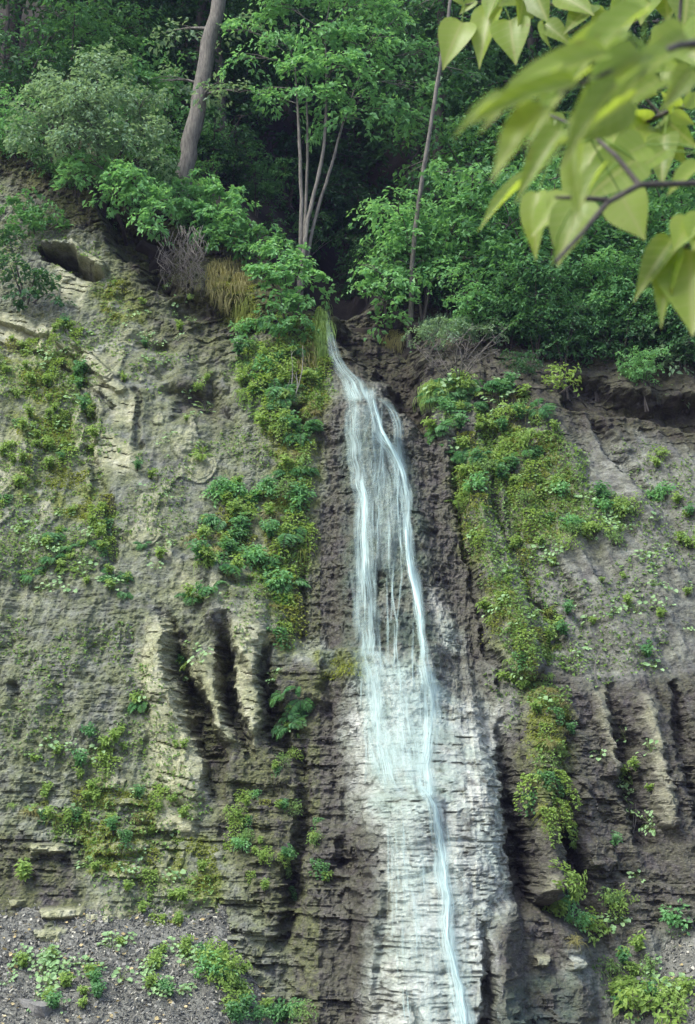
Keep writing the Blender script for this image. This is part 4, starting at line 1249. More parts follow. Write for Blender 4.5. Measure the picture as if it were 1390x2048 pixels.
def bushlet_mesh(seed, hgt=0.55, mat=None, leafL=0.085):
    """a small leafy bush of many sprays"""
    mb = MB(); r_ = random.Random(seed)
    for k in range(6):
        a = k * 1.05 + r_.uniform(-.3, .3); h = hgt * r_.uniform(.6, 1.05); s_ = hgt * r_.uniform(.2, .6)
        tip = Vector((math.cos(a) * s_, math.sin(a) * s_, h))
        mb.tube(limb_path(Vector((0, 0, -.08)), tip, 4), np.linspace(.009, .003, 4), 4, 1)
        clusters(mb, [(tuple(tip * .8), (hgt * .26, hgt * .26, hgt * .34))], leafL, 0, 1.2, .13, 13, dens=1.0, shell=.1)
    return mb.mesh("small_bush", [mat or LF_HERB, BK_DARK])


KINDS = {
    "leafy_herb": [herb_mesh(1), herb_mesh(2, .24, 9, .075), herb_mesh(3, .36, 13, .09, LF_GREEN), herb_mesh(4, .28, 10, .10)],
    "round_leaved_plant": [round_mesh(5, 11, .042), round_mesh(6, 7, .05, .16), round_mesh(7, 15, .038, .26), round_mesh(8, 5, .048, .12)],
    "fern": [frond_mesh(9), frond_mesh(10, 8, .42, LF_HERB), frond_mesh(11, 12, .55)],
    "trailing_plant": [trail_mesh(12), trail_mesh(13, 11, .8), trail_mesh(14, 8, .5, LF_GREEN), trail_mesh(15, 12, .7, LF_MOSS, .045)],
    "grass_tuft": [grass_mesh(16), grass_mesh(17, 60, .5, LF_MOSS, 1.6), grass_mesh(18, 60, .34, LF_HERB, 1.1)],
    "small_bush": [bushlet_mesh(19, .36, None, .07), bushlet_mesh(20, .30, LF_CANOPY, .075), bushlet_mesh(21, .38, LF_HERB, .06), bushlet_mesh(22, .32, LF_COVER, .05)],
}
CAT = {"leafy_herb": "plant", "round_leaved_plant": "plant", "fern": "fern", "trailing_plant": "plant", "grass_tuft": "grass", "small_bush": "bush"}


def plant(kind, u, v, s, label, group=None, var=None, at_=None):
    if at_ is None:
        x, y, z = (float(c_[0]) for c_ in ghit(u, v))
    else:
        x, y, z = at_
    n = normal_at(x, z)
    o = link(kind, rnd.choice(KINDS[kind]) if var is None else KINDS[kind][var])
    if kind == "trailing_plant":
        o.rotation_euler = (R(rnd.uniform(-8, 4)) - 0.45, 0, math.atan2(n.x, -n.y) * .7 + rnd.uniform(-.3, .3))
        o.location = (x, y + 0.02, z)
    else:
        upv = (n * rnd.uniform(.5, 1.0) + Vector((rnd.uniform(-.2, .2), -0.1, 0.75))).normalized()
        o.rotation_mode = 'QUATERNION'
        o.rotation_quaternion = upv.to_track_quat('Z', 'Y') @ Quaternion((0, 0, 1), rnd.uniform(0, 6.28))
        o.location = (x, y + 0.01, z)
    s *= rnd.uniform(.75, 1.2)
    o.scale = (s, s, s)
    return tag(o, label, CAT[kind], group)


def patch(where, items, blobs, count, s=1.0):
    """count plants over elliptical blobs (u, v, ru, rv); items: list of (kind, look)"""
    wts = [b[2] * b[3] for b in blobs]
    uv_ = []
    for i in range(count):
        b = rnd.choices(blobs, wts)[0]
        a = rnd.uniform(0, 6.28); r_ = math.sqrt(rnd.random())
        uv_.append((b[0] + b[2] * r_ * math.cos(a), b[1] + b[3] * r_ * math.sin(a)))
    uv_ = np.array(uv_)
    xs, ys, zs = ghit(uv_[:, 0], uv_[:, 1])
    for i in range(count):
        kind, look = items[i % len(items)]
        plant(kind, 0, 0, s, f"{look} {where}", f"{kind.replace('_', ' ')} plants {where}", at_=(float(xs[i]), float(ys[i]), float(zs[i])))


BU, HB, RO, FE, TR, GR = "small_bush", "leafy_herb", "round_leaved_plant", "fern", "trailing_plant", "grass_tuft"
patch("in the thick green patch left of the upper fall", [(BU, "small leafy bush"), (TR, "trailing leafy stems"), (FE, "arching fern"), (HB, "leafy herb"), (TR, "trailing leafy stems"), (GR, "pale green grass tuft"), (HB, "leafy herb")],
      [(530, 690, 55, 40), (570, 740, 55, 45), (530, 790, 50, 40), (590, 690, 30, 40), (500, 740, 30, 50), (560, 840, 40, 40), (600, 900, 22, 50)], 74, 1.0)
patch("in the green patch halfway down, left of the fall", [(BU, "bright green bush"), (HB, "bright leafy herb"), (FE, "bright green fern"), (TR, "trailing yellow green stems"), (HB, "bright leafy herb"), (GR, "bright grass tuft")],
      [(500, 1010, 70, 40), (440, 1060, 55, 40), (550, 1050, 45, 50), (480, 1110, 55, 40), (420, 1110, 40, 30), (560, 1130, 25, 60), (590, 960, 25, 60)], 76, .95)
patch("hanging on the moss strip beside the left bank of the fall", [(TR, "moss green trailing stems"), (GR, "yellow green grass tuft")], [(635, 690, 18, 70), (600, 1060, 16, 80), (560, 1210, 16, 70), (620, 800, 10, 50)], 34, .9)
patch("in the upper green patch right of the fall", [(BU, "small leafy bush"), (HB, "yellow green leafy herb"), (TR, "trailing yellow green stems"), (HB, "yellow green leafy herb"), (RO, "round leaved plant"), (FE, "pale fern")],
      [(900, 800, 45, 40), (920, 870, 50, 45), (950, 940, 50, 50), (1040, 940, 55, 55), (1080, 870, 40, 40), (930, 1020, 30, 50), (1090, 1010, 50, 50), (1000, 850, 50, 30)], 74, .85)
patch("on the crest of the right slope below the woods", [(FE, "dark green fern"), (RO, "broad round leaved plant"), (HB, "green leafy herb"), (GR, "bright green grass tuft")],
      [(900, 770, 50, 26), (1000, 790, 60, 22), (1080, 810, 50, 20), (870, 800, 20, 30)], 26, .95)
patch("on the right slope beyond the upper patch", [(HB, "bright leafy herb"), (RO, "pale round leaved plant"), (BU, "light green bush")],
      [(1150, 990, 50, 40), (1200, 1020, 60, 40), (1240, 1060, 50, 40), (1160, 1060, 40, 40), (1120, 1100, 40, 40), (1340, 1010, 50, 40), (1380, 1070, 30, 40), (1300, 940, 40, 30)], 44, .75)
patch("along the mossy rib right of the fall", [(TR, "mossy trailing stems"), (HB, "small leafy herb"), (GR, "moss green grass tuft"), (RO, "small round leaved plant")],
      [(960, 1110, 24, 50), (990, 1190, 26, 50), (1010, 1270, 28, 50), (1040, 1330, 40, 40), (1090, 1390, 46, 40), (1100, 1450, 30, 30), (1080, 1260, 40, 50), (1040, 1150, 40, 60)], 56, .7)
patch("on the mossy pillar right of the lower fall", [(TR, "olive trailing stems"), (GR, "olive grass tuft")], [(1075, 1510, 34, 40), (1090, 1580, 36, 50), (1120, 1480, 20, 40)], 20, .75)
patch("scattered on the dark slope at the lower right", [(RO, "small pale round leaved plant"), (HB, "small leafy herb"), (RO, "small pale round leaved plant")],
      [(1250, 1260, 130, 90), (1200, 1180, 80, 60), (1330, 1160, 60, 60), (1250, 1560, 60, 120), (1200, 1720, 50, 60), (1280, 1700, 60, 60), (1180, 1500, 40, 60)], 46, .62)
patch("by the buttress right of the fall's foot", [(BU, "bright green bush"), (HB, "bright leafy herb"), (GR, "green grass tuft")], [(1115, 1790, 34, 26), (1130, 1830, 30, 26), (1160, 1870, 16, 20)], 13, .8)
patch("on the gravel bank at the lower right corner", [(RO, "pale round leaved plant"), (HB, "leafy herb"), (BU, "pale green bush")], [(1260, 1930, 60, 30), (1320, 1980, 60, 40), (1290, 2030, 60, 20), (1230, 1990, 30, 30), (1240, 1840, 40, 30)], 26, .75)
patch("on the mossy face at the far left", [(HB, "small leafy herb"), (RO, "small round leaved plant"), (TR, "trailing green stems"), (HB, "small leafy herb")],
      [(60, 730, 70, 60), (90, 820, 70, 60), (40, 900, 50, 60), (130, 760, 40, 50), (110, 880, 40, 60), (30, 990, 40, 50), (130, 680, 50, 30)], 70, .72)
patch("in the upright crack of the left face", [(TR, "trailing green stems"), (HB, "small leafy herb")], [(168, 760, 14, 70), (185, 850, 12, 60), (205, 1010, 14, 60), (205, 1090, 14, 50)], 26, .72)
patch("on the bare grey face left of the green patches", [(RO, "small pale round leaved plant"), (HB, "small leafy herb"), (RO, "tiny round leaved plant")],
      [(330, 740, 90, 80), (390, 830, 50, 80), (320, 950, 60, 90), (400, 950, 40, 60), (310, 1060, 50, 40), (370, 620, 60, 60), (280, 640, 40, 60)], 40, .6)
patch("in the thin green belt across the left face", [(RO, "pale round leaved plant"), (HB, "pale leafy herb"), (RO, "pale round leaved plant"), (FE, "pale green fern")],
      [(60, 1080, 70, 35), (140, 1120, 60, 30), (200, 1160, 60, 30), (110, 1160, 60, 30), (260, 1190, 40, 30), (150, 1060, 50, 30), (400, 1190, 50, 20), (310, 1110, 30, 40), (450, 1170, 30, 24)], 52, .66)
patch("among the dark flutes left of the fall", [(HB, "leafy herb"), (FE, "green fern"), (RO, "round leaved plant")], [(385, 1310, 30, 30), (365, 1350, 18, 20), (560, 1390, 20, 50), (590, 1430, 20, 40), (280, 1370, 20, 40), (350, 1500, 20, 20)], 24, .65)
patch("on the ledges of the lower left face", [(HB, "small leafy herb"), (TR, "trailing olive stems"), (GR, "moss green grass tuft"), (HB, "small leafy herb"), (RO, "small round leaved plant")],
      [(120, 1600, 90, 50), (200, 1640, 80, 50), (60, 1590, 50, 40), (300, 1680, 60, 50), (340, 1620, 40, 60), (240, 1740, 90, 50), (370, 1740, 50, 50), (230, 1560, 70, 50), (150, 1500, 110, 60), (330, 1820, 80, 30)], 84, .62)
patch("hanging in the dark crevice left of the lower fall", [(BU, "vivid green bush"), (TR, "vivid green trailing stems"), (HB, "vivid green leafy herb")],
      [(580, 1540, 34, 30), (575, 1600, 24, 40), (630, 1680, 14, 50), (640, 1740, 18, 40), (520, 1730, 26, 60), (565, 1740, 14, 60), (480, 1650, 30, 60), (500, 1600, 30, 40)], 40, .52)
patch("at the top of the gravel bank on the lower left", [(RO, "pale round leaved plant"), (RO, "pale round leaved plant"), (HB, "small pale herb")], [(260, 1890, 60, 16), (340, 1905, 50, 14), (120, 1930, 60, 24), (60, 1960, 50, 40), (200, 1960, 50, 20), (130, 2000, 70, 30), (330, 1960, 60, 40), (380, 1900, 40, 14)], 64, .6)
patch("in the bushy clump on the lower left gravel bank", [(BU, "bright green bush"), (HB, "bright green herb")], [(440, 1935, 44, 26), (470, 1960, 30, 26), (480, 2005, 18, 22), (420, 1955, 26, 16)], 17, .8)
patch("along the bottom edge of the gravel bank", [(HB, "bright leafy herb"), (BU, "light green bush")], [(540, 2030, 60, 16), (590, 2040, 40, 10), (450, 2040, 40, 10)], 10, .7)
plant(BU, 1362, 1845, 1.15, "single dark green bush on the ledge at the right edge", var=1)
plant(BU, 1112, 785, 1.3, "flat topped bright green bush on the right slope's crest", var=2)
plant(HB, 50, 1765, 1.1, "single yellow green herb on the dark ledges at the lower left edge", var=3)
plant(HB, 380, 1200, 1.0, "single yellow green tufted herb on the grey face above the tan pillars", var=0)
plant(BU, 1290, 2035, 1.25, "largest pale green bush in the lower right corner", var=0)
plant(BU, 1345, 2035, 1.0, "pale green bush nearest the bottom right corner", var=2)
plant(FE, 405, 910, .8, "lone bright fern on the bare grey face", var=1)
plant(RO, 410, 825, 1.0, "lone bright broad leaved plant beside the dark hollow", var=0)

# moss cushions and creeping leaves nobody could count
M_VEG = polys([[(870, 770), (1000, 775), (1130, 830), (1180, 980), (1270, 1000), (1250, 1090), (1130, 1120), (1070, 1060), (1080, 1220), (1140, 1340), (1120, 1490), (1040, 1420), (985, 1270), (940, 1120), (900, 920)],
               [(470, 660), (620, 640), (650, 760), (640, 900), (620, 1080), (590, 1270), (500, 1150), (400, 1120), (390, 1020), (540, 960), (560, 880), (480, 800)],
               [(-40, 680), (150, 660), (190, 800), (170, 900), (80, 960), (-40, 940)], [(-40, 1030), (180, 1020), (280, 1170), (250, 1220), (100, 1190), (-40, 1130)],
               [(40, 1540), (240, 1540), (330, 1650), (430, 1700), (430, 1800), (180, 1740), (60, 1640)], [(1040, 1420), (1120, 1450), (1130, 1640), (1070, 1640)], [(150, 690), (195, 690), (215, 1120), (195, 1130)]], 30)
M_VEG *= np.where(U < 470, 0.30, np.where(U > 860, 0.75, 1.0)) * np.where((U < 470) & (V > 1500), .8, 1.0)
mk = np.clip(M_MOSS, 0, 1) * (fbm(X * 2.6, Z * 2.6, 5, 301) > 0.5)
iz_, ix_ = np.nonzero((mk > 0.55) & keep_edge)
sel = rng.integers(0, len(iz_), 26000)
cx_ = X[iz_[sel], ix_[sel]] + rng.normal(size=len(sel)) * .01; cz_ = Z[iz_[sel], ix_[sel]] + rng.normal(size=len(sel)) * .01
cP = np.stack([cx_, ysample(cx_, cz_) + .005, cz_], 1)
mb = MB(); m = len(sel)
Dr = np.stack([rng.normal(size=m) * .7, -0.5 - rng.random(m) * .6, -0.2 + rng.normal(size=m) * .6], 1)
Nn = np.stack([rng.normal(size=m) * .5, -0.5 + rng.normal(size=m) * .3, np.full(m, 1.0)], 1)
L = 0.022 + 0.035 * rng.random(m) ** 2
mb.leaves(cP, Dr, Nn, L, L * .7)
tag(link("moss", mb.mesh("moss", [LF_MOSS])), "yellow green moss and creeping leaves on the wet rock face", "moss", kind="stuff")
mk = fbm(X * 1.3, Z * 1.3, 5, 311) * (1 - M_DARK * .7) * (1 - M_TRAV) * (1 - M_WET * .8) * (1 - .5 * M_SOIL_SHADE)
mk = np.maximum(mk, (0.35 + 0.42 * M_VEG) * sstep(.40, .56, fbm(X * 2.2, Z * 2.2, 5, 312)))
iz_, ix_ = np.nonzero((mk > 0.52) & keep_edge)
pr_ = 0.30 + 1.2 * M_VEG[iz_, ix_]
sel = rng.choice(len(iz_), 50000, p=pr_ / pr_.sum())
cx_ = X[iz_[sel], ix_[sel]]; cz_ = Z[iz_[sel], ix_[sel]]
cP = np.stack([cx_, ysample(cx_, cz_) - .07 * rng.random(len(sel)) * M_VEG[iz_[sel], ix_[sel]], cz_], 1); m = len(sel)
mb = MB()
Dr = np.stack([rng.normal(size=m) * .7, -0.8 - rng.random(m) * .6, rng.normal(size=m) * .6], 1)
Nn = np.stack([rng.normal(size=m) * .5, -0.4 + rng.normal(size=m) * .3, np.full(m, 1.0)], 1)
L = 0.03 + 0.05 * rng.random(m) ** 2
mb.leaves(cP, Dr, Nn, L, L * .75)
tag(link("ground_cover", mb.mesh("ground_cover", [LF_COVER])), "tiny scattered green leaves rooted all over the rock face", "ground cover", kind="stuff")

# ------------------------------------------------------------------ roots, dead wood, dry grass
hx_, hy_, hz_ = hit(360, 480)
rb = empty("root_curtain", (float(hx_[0]), float(hy_[0]) - .1, float(hz_[0])), "grey curtain of bare roots hanging from the bank under the leaning trunk", "roots")
b = Vector(rb.location)
mb = MB()
RU = rng.uniform(322, 405, 120); RV = rng.uniform(462, 520, 120)
RY = np.min([hit(RU, RV + k_)[1] for k_ in (-10, 20, 50, 90, 120)], axis=0) - .06
b = Vector((float(b.x), float(RY.min()), float(b.z))); rb.location = b
for k in range(60):
    u0 = RU[k]; v0 = RV[k]; Ln = rnd.uniform(40, 110)
    yy = RY[k] - rnd.uniform(.0, .25)
    p = [at(u0 + rnd.uniform(-14, 14), v0 - 14, yy + .15)] + [at(u0 + rnd.uniform(-9, 9) * (1 + f_), v0 + Ln * f_, yy + rnd.uniform(-.06, .04)) for f_ in (.1, .25, .4, .55, .7, .85, 1.0)]
    rr_ = rnd.uniform(.5, 1.0)
    mb.tube([q_ - b for q_ in p], np.array([.008, .007, .006, .006, .005, .004, .003, .0015]) * rr_, 4)
link("root", mb.mesh("root", [BK_ROOT]), rb)
mb = MB()
for k in range(70):
    u0 = RU[k]; v0 = RV[k] + rnd.uniform(0, 50)
    yy = RY[k] - rnd.uniform(0, .2)
    p0 = at(u0, v0, yy); p1 = p0 + Vector((rnd.uniform(-.1, .1), -.04, -rnd.uniform(.05, .25))); p2 = p1 + Vector((rnd.uniform(-.1, .1), .02, -rnd.uniform(.05, .2)))
    mb.tube([p0 - b, p1 - b, p2 - b], [.004, .003, .0015], 3)
link("rootlet", mb.mesh("rootlet", [BK_GREY]), rb)


def dry_hang(u, v, ru, rv, n, label, mats, name="dry_grass_clump"):
    vs = []; fs = []
    an = rng.random(n) * 6.28; rr = np.sqrt(rng.random(n))
    xs, ys, zs = hit(u + ru * rr * np.cos(an), v + rv * rr * np.sin(an))
    for k in range(n):
        p = Vector((float(xs[k]), float(ys[k]) + .03, float(zs[k]))); nn = normal_at(p.x, p.z)
        L_ = rnd.uniform(.18, .42); w = rnd.uniform(.005, .010); sdx = rnd.uniform(-.25, .25)
        b_ = len(vs)
        for i in range(5):
            t = i / 4
            q_ = p + nn * (L_ * .55 * math.sin(t * 2.2)) + Vector((sdx * L_ * t, -.02, L_ * (.3 * t - 1.15 * t * t)))
            vs += [tuple(q_ + Vector((w * (1 - t * .8), 0, 0))), tuple(q_ - Vector((w * (1 - t * .8), 0, 0)))]
        for i in range(4):
            fs.append((b_ + 2 * i, b_ + 2 * i + 1, b_ + 2 * i + 3, b_ + 2 * i + 2))
    mb = MB(); mb.add(vs, fs, 0)
    tag(link(name, mb.mesh(name, mats)), label, "grass", "hanging grass clumps on the cliff")


dry_hang(455, 560, 45, 40, 520, "yellow brown grass hanging over the ledge below the bank shrubs", [LF_DRY])
dry_hang(490, 620, 26, 30, 220, "yellowed grass hanging lowest beneath the bank shrubs", [LF_MOSS])
dry_hang(790, 670, 26, 12, 200, "yellow brown grass drooping right of the fall's top", [LF_DRY])
dry_hang(640, 680, 14, 80, 700, "bright green grass draping the left lip of the fall", [LF_HERB])
dry_hang(870, 785, 20, 20, 260, "bright green grass draping below the dead shrub", [LF_HERB])
dry_hang(610, 720, 20, 40, 180, "golden grass in the green patch beside the fall", [LF_DRY])
dry_hang(905, 650, 70, 18, 420, "grey green grass behind the dead shrub on the right bank", [LF_OLIVE])


def dead_branching(name, label, cat, base, tips, r0, mat=BK_PALE, twigs=4):
    root = empty(name, base, label, cat)
    mb = MB(); tw = MB()
    for tp in tips:
        pth = limb_path(Vector((0, 0, -.05)), tp - base, 6, .12)
        mb.tube(pth, np.linspace(r0, r0 * .25, 6), 5, 0, .3)
        for k in range(twigs):
            s_ = pth[rnd.randint(2, 5)]
            e_ = s_ + Vector((rnd.uniform(-.3, .3), rnd.uniform(-.2, .2), rnd.uniform(-.05, .3)))
            tw.tube(limb_path(s_, e_, 4, .15), np.linspace(r0 * .3, r0 * .12, 4), 4)
    link("stem", mb.mesh("stem", [mat], True), root)
    if twigs:
        link("twig", tw.mesh("twig", [mat], True), root)
    return root


def near(u, v, d=0.1):
    x, y, z = hit(u, v)
    return Vector((float(x[0]), float(y[0]) - d, float(z[0])))


bs = near(918, 775, 0)
dead_branching("dead_shrub", "bare grey dead shrub with spreading crooked branches right of the fall", "dead shrub", bs,
               [at(u, v, bs.y - .25 + dy * 2) for u, v, dy in [(828, 690, 0), (845, 700, -.1), (862, 672, .1), (900, 668, 0), (945, 690, -.2), (990, 688, 0), (1010, 660, .1), (965, 708, -.2), (858, 716, -.2), (1000, 700, .1), (935, 662, .1), (880, 690, -.3), (920, 680, -.3)]], .014, BK_ROOT, 9)
bs = near(572, 835, 0)
dead_branching("dead_sapling", "bleached dead sapling slanting up through the green patch beside the fall", "dead plant", bs, [at(580, 760, bs.y - .25), at(582, 700, bs.y - .3), at(605, 690, bs.y - .3), at(592, 745, bs.y - .2)], .014, BK_PALE, 1)
bs = near(1178, 815, 0)
dead_branching("fallen_branch", "thin fallen branch leaning over the right slope's crest", "dead plant", bs, [at(1110, 735, bs.y - .3), at(1130, 770, bs.y - .3)], .012, BK_DARK, 2)
bs = near(1196, 1365, 0)
dead_branching("dry_plant", "pale dry leafless plant dangling on the dark right slope", "dead plant", bs, [at(1192, 1320, bs.y - .12), at(1200, 1300, bs.y - .15)], .010, BK_PALE, 0)
bs = near(1266, 1660, 0)
dead_branching("dry_plant", "pale dry leafless plant beside the lower right flutes", "dead plant", bs, [at(1268, 1625, bs.y - .12), at(1270, 1605, bs.y - .15)], .009, BK_PALE, 0)
bs = near(620, 510, 0)
dead_branching("dead_sapling", "bare pale sapling bending over the ravine mouth", "dead sapling", bs, [at(660, 430, bs.y - .2), at(700, 455, bs.y - .2), at(735, 460, bs.y), at(650, 470, bs.y - .1)], .012, BK_PALE, 3)
bs = near(540, 420, 0)
dead_branching("dead_sapling", "bare arching twigs in the dark left of the four slender stems", "dead sapling", bs + Vector((0, -.3, 0)), [at(500, 350, bs.y - .8), at(560, 340, bs.y - .8), at(595, 380, bs.y - .8), at(530, 400, bs.y - .6)], .012, BK_GREY, 3)

sb_ = near(930, 720, -.1)
tree("scrub_bush", "grey green fine leaved bush growing over the dead shrub's branches", "bush",
     [px_lobe(u, v, a, b_, sb_.y + d) for u, v, a, b_, d in [(850, 665, 34, 20, 0), (890, 650, 44, 22, 0), (940, 645, 44, 24, .1), (980, 660, 34, 20, .1), (910, 672, 40, 16, -.1)]],
     [([sb_, (sb_ + at(u, v, sb_.y)) / 2, at(u, v, sb_.y)], [.012, .01, .005]) for u, v in ((860, 665), (900, 650), (945, 645), (980, 660))], LF_OLIVE, BK_ROOT, 0.055, dens=2.2, per=46, crad=0.2, limbs=False)

# ------------------------------------------------------------------ stones, fallen leaves, gravel
def stone_mesh(name, sx, sy, sz, seed, mats):
    import bmesh
    bm = bmesh.new()
    bmesh.ops.create_cube(bm, size=1)
    bmesh.ops.subdivide_edges(bm, edges=bm.edges[:], cuts=3, use_grid_fill=True)
    r_ = random.Random(seed)
    cuts = [(Vector((r_.uniform(-1, 1), r_.uniform(-1, 1), r_.uniform(-.6, .6))).normalized(), r_.uniform(.42, .55)) for _ in range(7)]
    for v_ in bm.verts:
        for n_, d_ in cuts:
            e_ = v_.co.dot(n_) - d_
            if e_ > 0: v_.co -= n_ * e_
        v_.co += Vector((r_.uniform(-1, 1), r_.uniform(-1, 1), r_.uniform(-1, 1))) * .02
        v_.co.x *= sx; v_.co.y *= sy; v_.co.z *= sz
    me_ = bpy.data.meshes.new(name); bm.to_mesh(me_); bm.free()
    for m_ in mats: me_.materials.append(m_)
    return me_


for i, (u, v, sx, sz, lb) in enumerate([(88, 2026, .30, .17, "pale flat stone lying on the gravel at the lower left corner"), (58, 2012, .22, .10, "grey slab behind the pale flat stone on the lower left gravel"),
                                       (310, 1890, .20, .07, "flat grey slab half sunk at the top of the left gravel bank"), (1285, 1965, .26, .08, "flat grey slab on the right gravel bank")]):
    x, y, z = ghit(u, v)
    o = link("stone", stone_mesh("stone", sx, sx * .8, sz * 1.1, 47 + i, [STONE_GREY]))
    o.location = (float(x[0]), float(y[0]), float(z[0]) + sz * .25); o.rotation_euler = (R(rnd.uniform(10, 25)), R(rnd.uniform(-8, 8)), rnd.uniform(0, 3))
    tag(o, lb, "stone")

# shale chips on the two banks, as one mass
mb = MB(); n = 42000
cu = np.where(rng.random(n) < .7, rng.uniform(-4.9, .2, n), rng.uniform(2.9, 7.0, n)); cy = rng.uniform(17.6, 20.3, n)
cz = ground_z(cu, cy) + 0.01
sz = 0.005 + 0.020 * rng.random(n) ** 6
e1 = unit(n); e2 = np.cross(e1, unit(n)); e2 /= np.linalg.norm(e2, axis=1)[:, None]; e3 = np.cross(e1, e2)
cen = np.stack([cu, cy, cz], 1)
cor = []
for sx_, sy_, sz_ in [(-1, -1, -.3), (1, -1, -.3), (1, 1, -.3), (-1, 1, -.3), (-1, -1, .3), (1, -1, .3), (1, 1, .3), (-1, 1, .3)]:
    j = 0.75 + 0.5 * rng.random((n, 1))
    cor.append(cen + (e1 * sx_ * 1.2 + e2 * sy_ * .8 + e3 * sz_) * sz[:, None] * j)
v_ = np.stack(cor, 1).reshape(-1, 3)
fq = np.array([[0, 3, 2, 1], [4, 5, 6, 7], [0, 1, 5, 4], [1, 2, 6, 5], [2, 3, 7, 6], [3, 0, 4, 7]])
f_ = (np.arange(n)[:, None, None] * 8 + fq[None]).reshape(-1, 4)
mb.add(v_, f_)


def chip_material():
    m_, t, n_, L_ = new_mat("shale_chip")
    g = N(t, 'ShaderNodeNewGeometry')
    col = ramp(t, g.outputs['Random Per Island'], [(0.0, (0.045, 0.044, 0.040)), (0.5, (0.13, 0.13, 0.115)), (0.84, (0.27, 0.255, 0.225)), (0.97, (0.45, 0.42, 0.34)), (1.0, (0.5, 0.47, 0.38))])
    p = N(t, 'ShaderNodeBsdfPrincipled'); L_.new(col, p.inputs['Base Color']); p.inputs['Roughness'].default_value = .85
    o = N(t, 'ShaderNodeOutputMaterial'); L_.new(p.outputs[0], o.inputs[0])
    return m_


tag(link("gravel", mb.mesh("gravel", [chip_material()])), "grey shale chips covering the banks at the cliff's foot", "gravel", kind="stuff")
mb = MB(); n = 430
cu = np.where(rng.random(n) < .75, rng.uniform(-4.9, 0, n), rng.uniform(2.9, 5.2, n)); cy = rng.uniform(17.8, 20.0, n)
P = np.stack([cu, cy, ground_z(cu, cy) + .03], 1)
a = rng.random(n) * 6.28
mb.rounds(P, np.stack([np.cos(a), np.sin(a), rng.normal(size=n) * .3 + .2], 1), np.stack([rng.normal(size=n) * .4, rng.normal(size=n) * .4 - .4, np.ones(n)], 1), .016 + .018 * rng.random(n))
tag(link("fallen_leaves", mb.mesh("fallen_leaves", [LF_FALLEN])), "yellow and orange fallen leaves scattered over the gravel banks", "leaf litter", kind="stuff")

# ------------------------------------------------------------------ the branch close to the camera
def near_leaf_material():
    m, t, n, L = new_mat("overhanging_leaf")
    uv = N(t, 'ShaderNodeUVMap').outputs[0]
    s = N(t, 'ShaderNodeSeparateXYZ'); L.new(uv, s.inputs[0])
    ax = math_n(t, 'ABSOLUTE', s.outputs[0])
    mid = math_n(t, 'LESS_THAN', ax, 0.026)
    w = math_n(t, 'SUBTRACT', s.outputs[1], math_n(t, 'MULTIPLY', ax, 0.55))
    fr = math_n(t, 'FRACT', math_n(t, 'MULTIPLY', w, 6.5))
    vein = math_n(t, 'LESS_THAN', fr, 0.12)
    vn = math_n(t, 'MAXIMUM', mid, math_n(t, 'MULTIPLY', vein, 0.8))
    oi = N(t, 'ShaderNodeObjectInfo')
    col = ramp(t, oi.outputs['Random'], [(0.0, (0.13, 0.21, 0.03)), (0.5, (0.22, 0.33, 0.045)), (1.0, (0.33, 0.43, 0.08))])
    co = N(t, 'ShaderNodeTexCoord').outputs['Object']
    col = mix_rgb(t, math_n(t, 'MULTIPLY', noise(t, co, 30, 4), 0.35), col, (0.20, 0.21, 0.05))
    col = mix_rgb(t, math_n(t, 'MULTIPLY', vn, 0.6), col, (0.40, 0.40, 0.14))
    sp_ = ramp(t, noise(t, co, 55, 3), [(0.66, (0, 0, 0)), (0.72, (1, 1, 1))])
    col = mix_rgb(t, math_n(t, 'MULTIPLY', sp_, 0.6), col, (0.16, 0.10, 0.03))
    p = N(t, 'ShaderNodeBsdfPrincipled'); L.new(col, p.inputs['Base Color']); p.inputs['Roughness'].default_value = .42
    tr = N(t, 'ShaderNodeBsdfTranslucent')
    L.new(mix_rgb(t, 0.6, col, (0.48, 0.58, 0.05)), tr.inputs[0])
    bp = N(t, 'ShaderNodeBump'); bp.inputs['Strength'].default_value = .35; bp.inputs['Distance'].default_value = .003
    L.new(vn, bp.inputs['Height']); L.new(bp.outputs[0], p.inputs['Normal'])
    mx = N(t, 'ShaderNodeMixShader'); mx.inputs[0].default_value = .58
    L.new(p.outputs[0], mx.inputs[1]); L.new(tr.outputs[0], mx.inputs[2])
    o = N(t, 'ShaderNodeOutputMaterial'); L.new(mx.outputs[0], o.inputs[0])
    return m


LF_NEAR = near_leaf_material()
# half outline of a heart-shaped leaf with a drawn-out tip: (distance along, half width) for length 1
LEAF_OUT = [(0.0, .02), (-.012, .13), (0.03, .25), (.11, .335), (.22, .375), (.36, .365), (.50, .315), (.64, .23), (.77, .14), (.89, .06), (1.0, 0.004)]


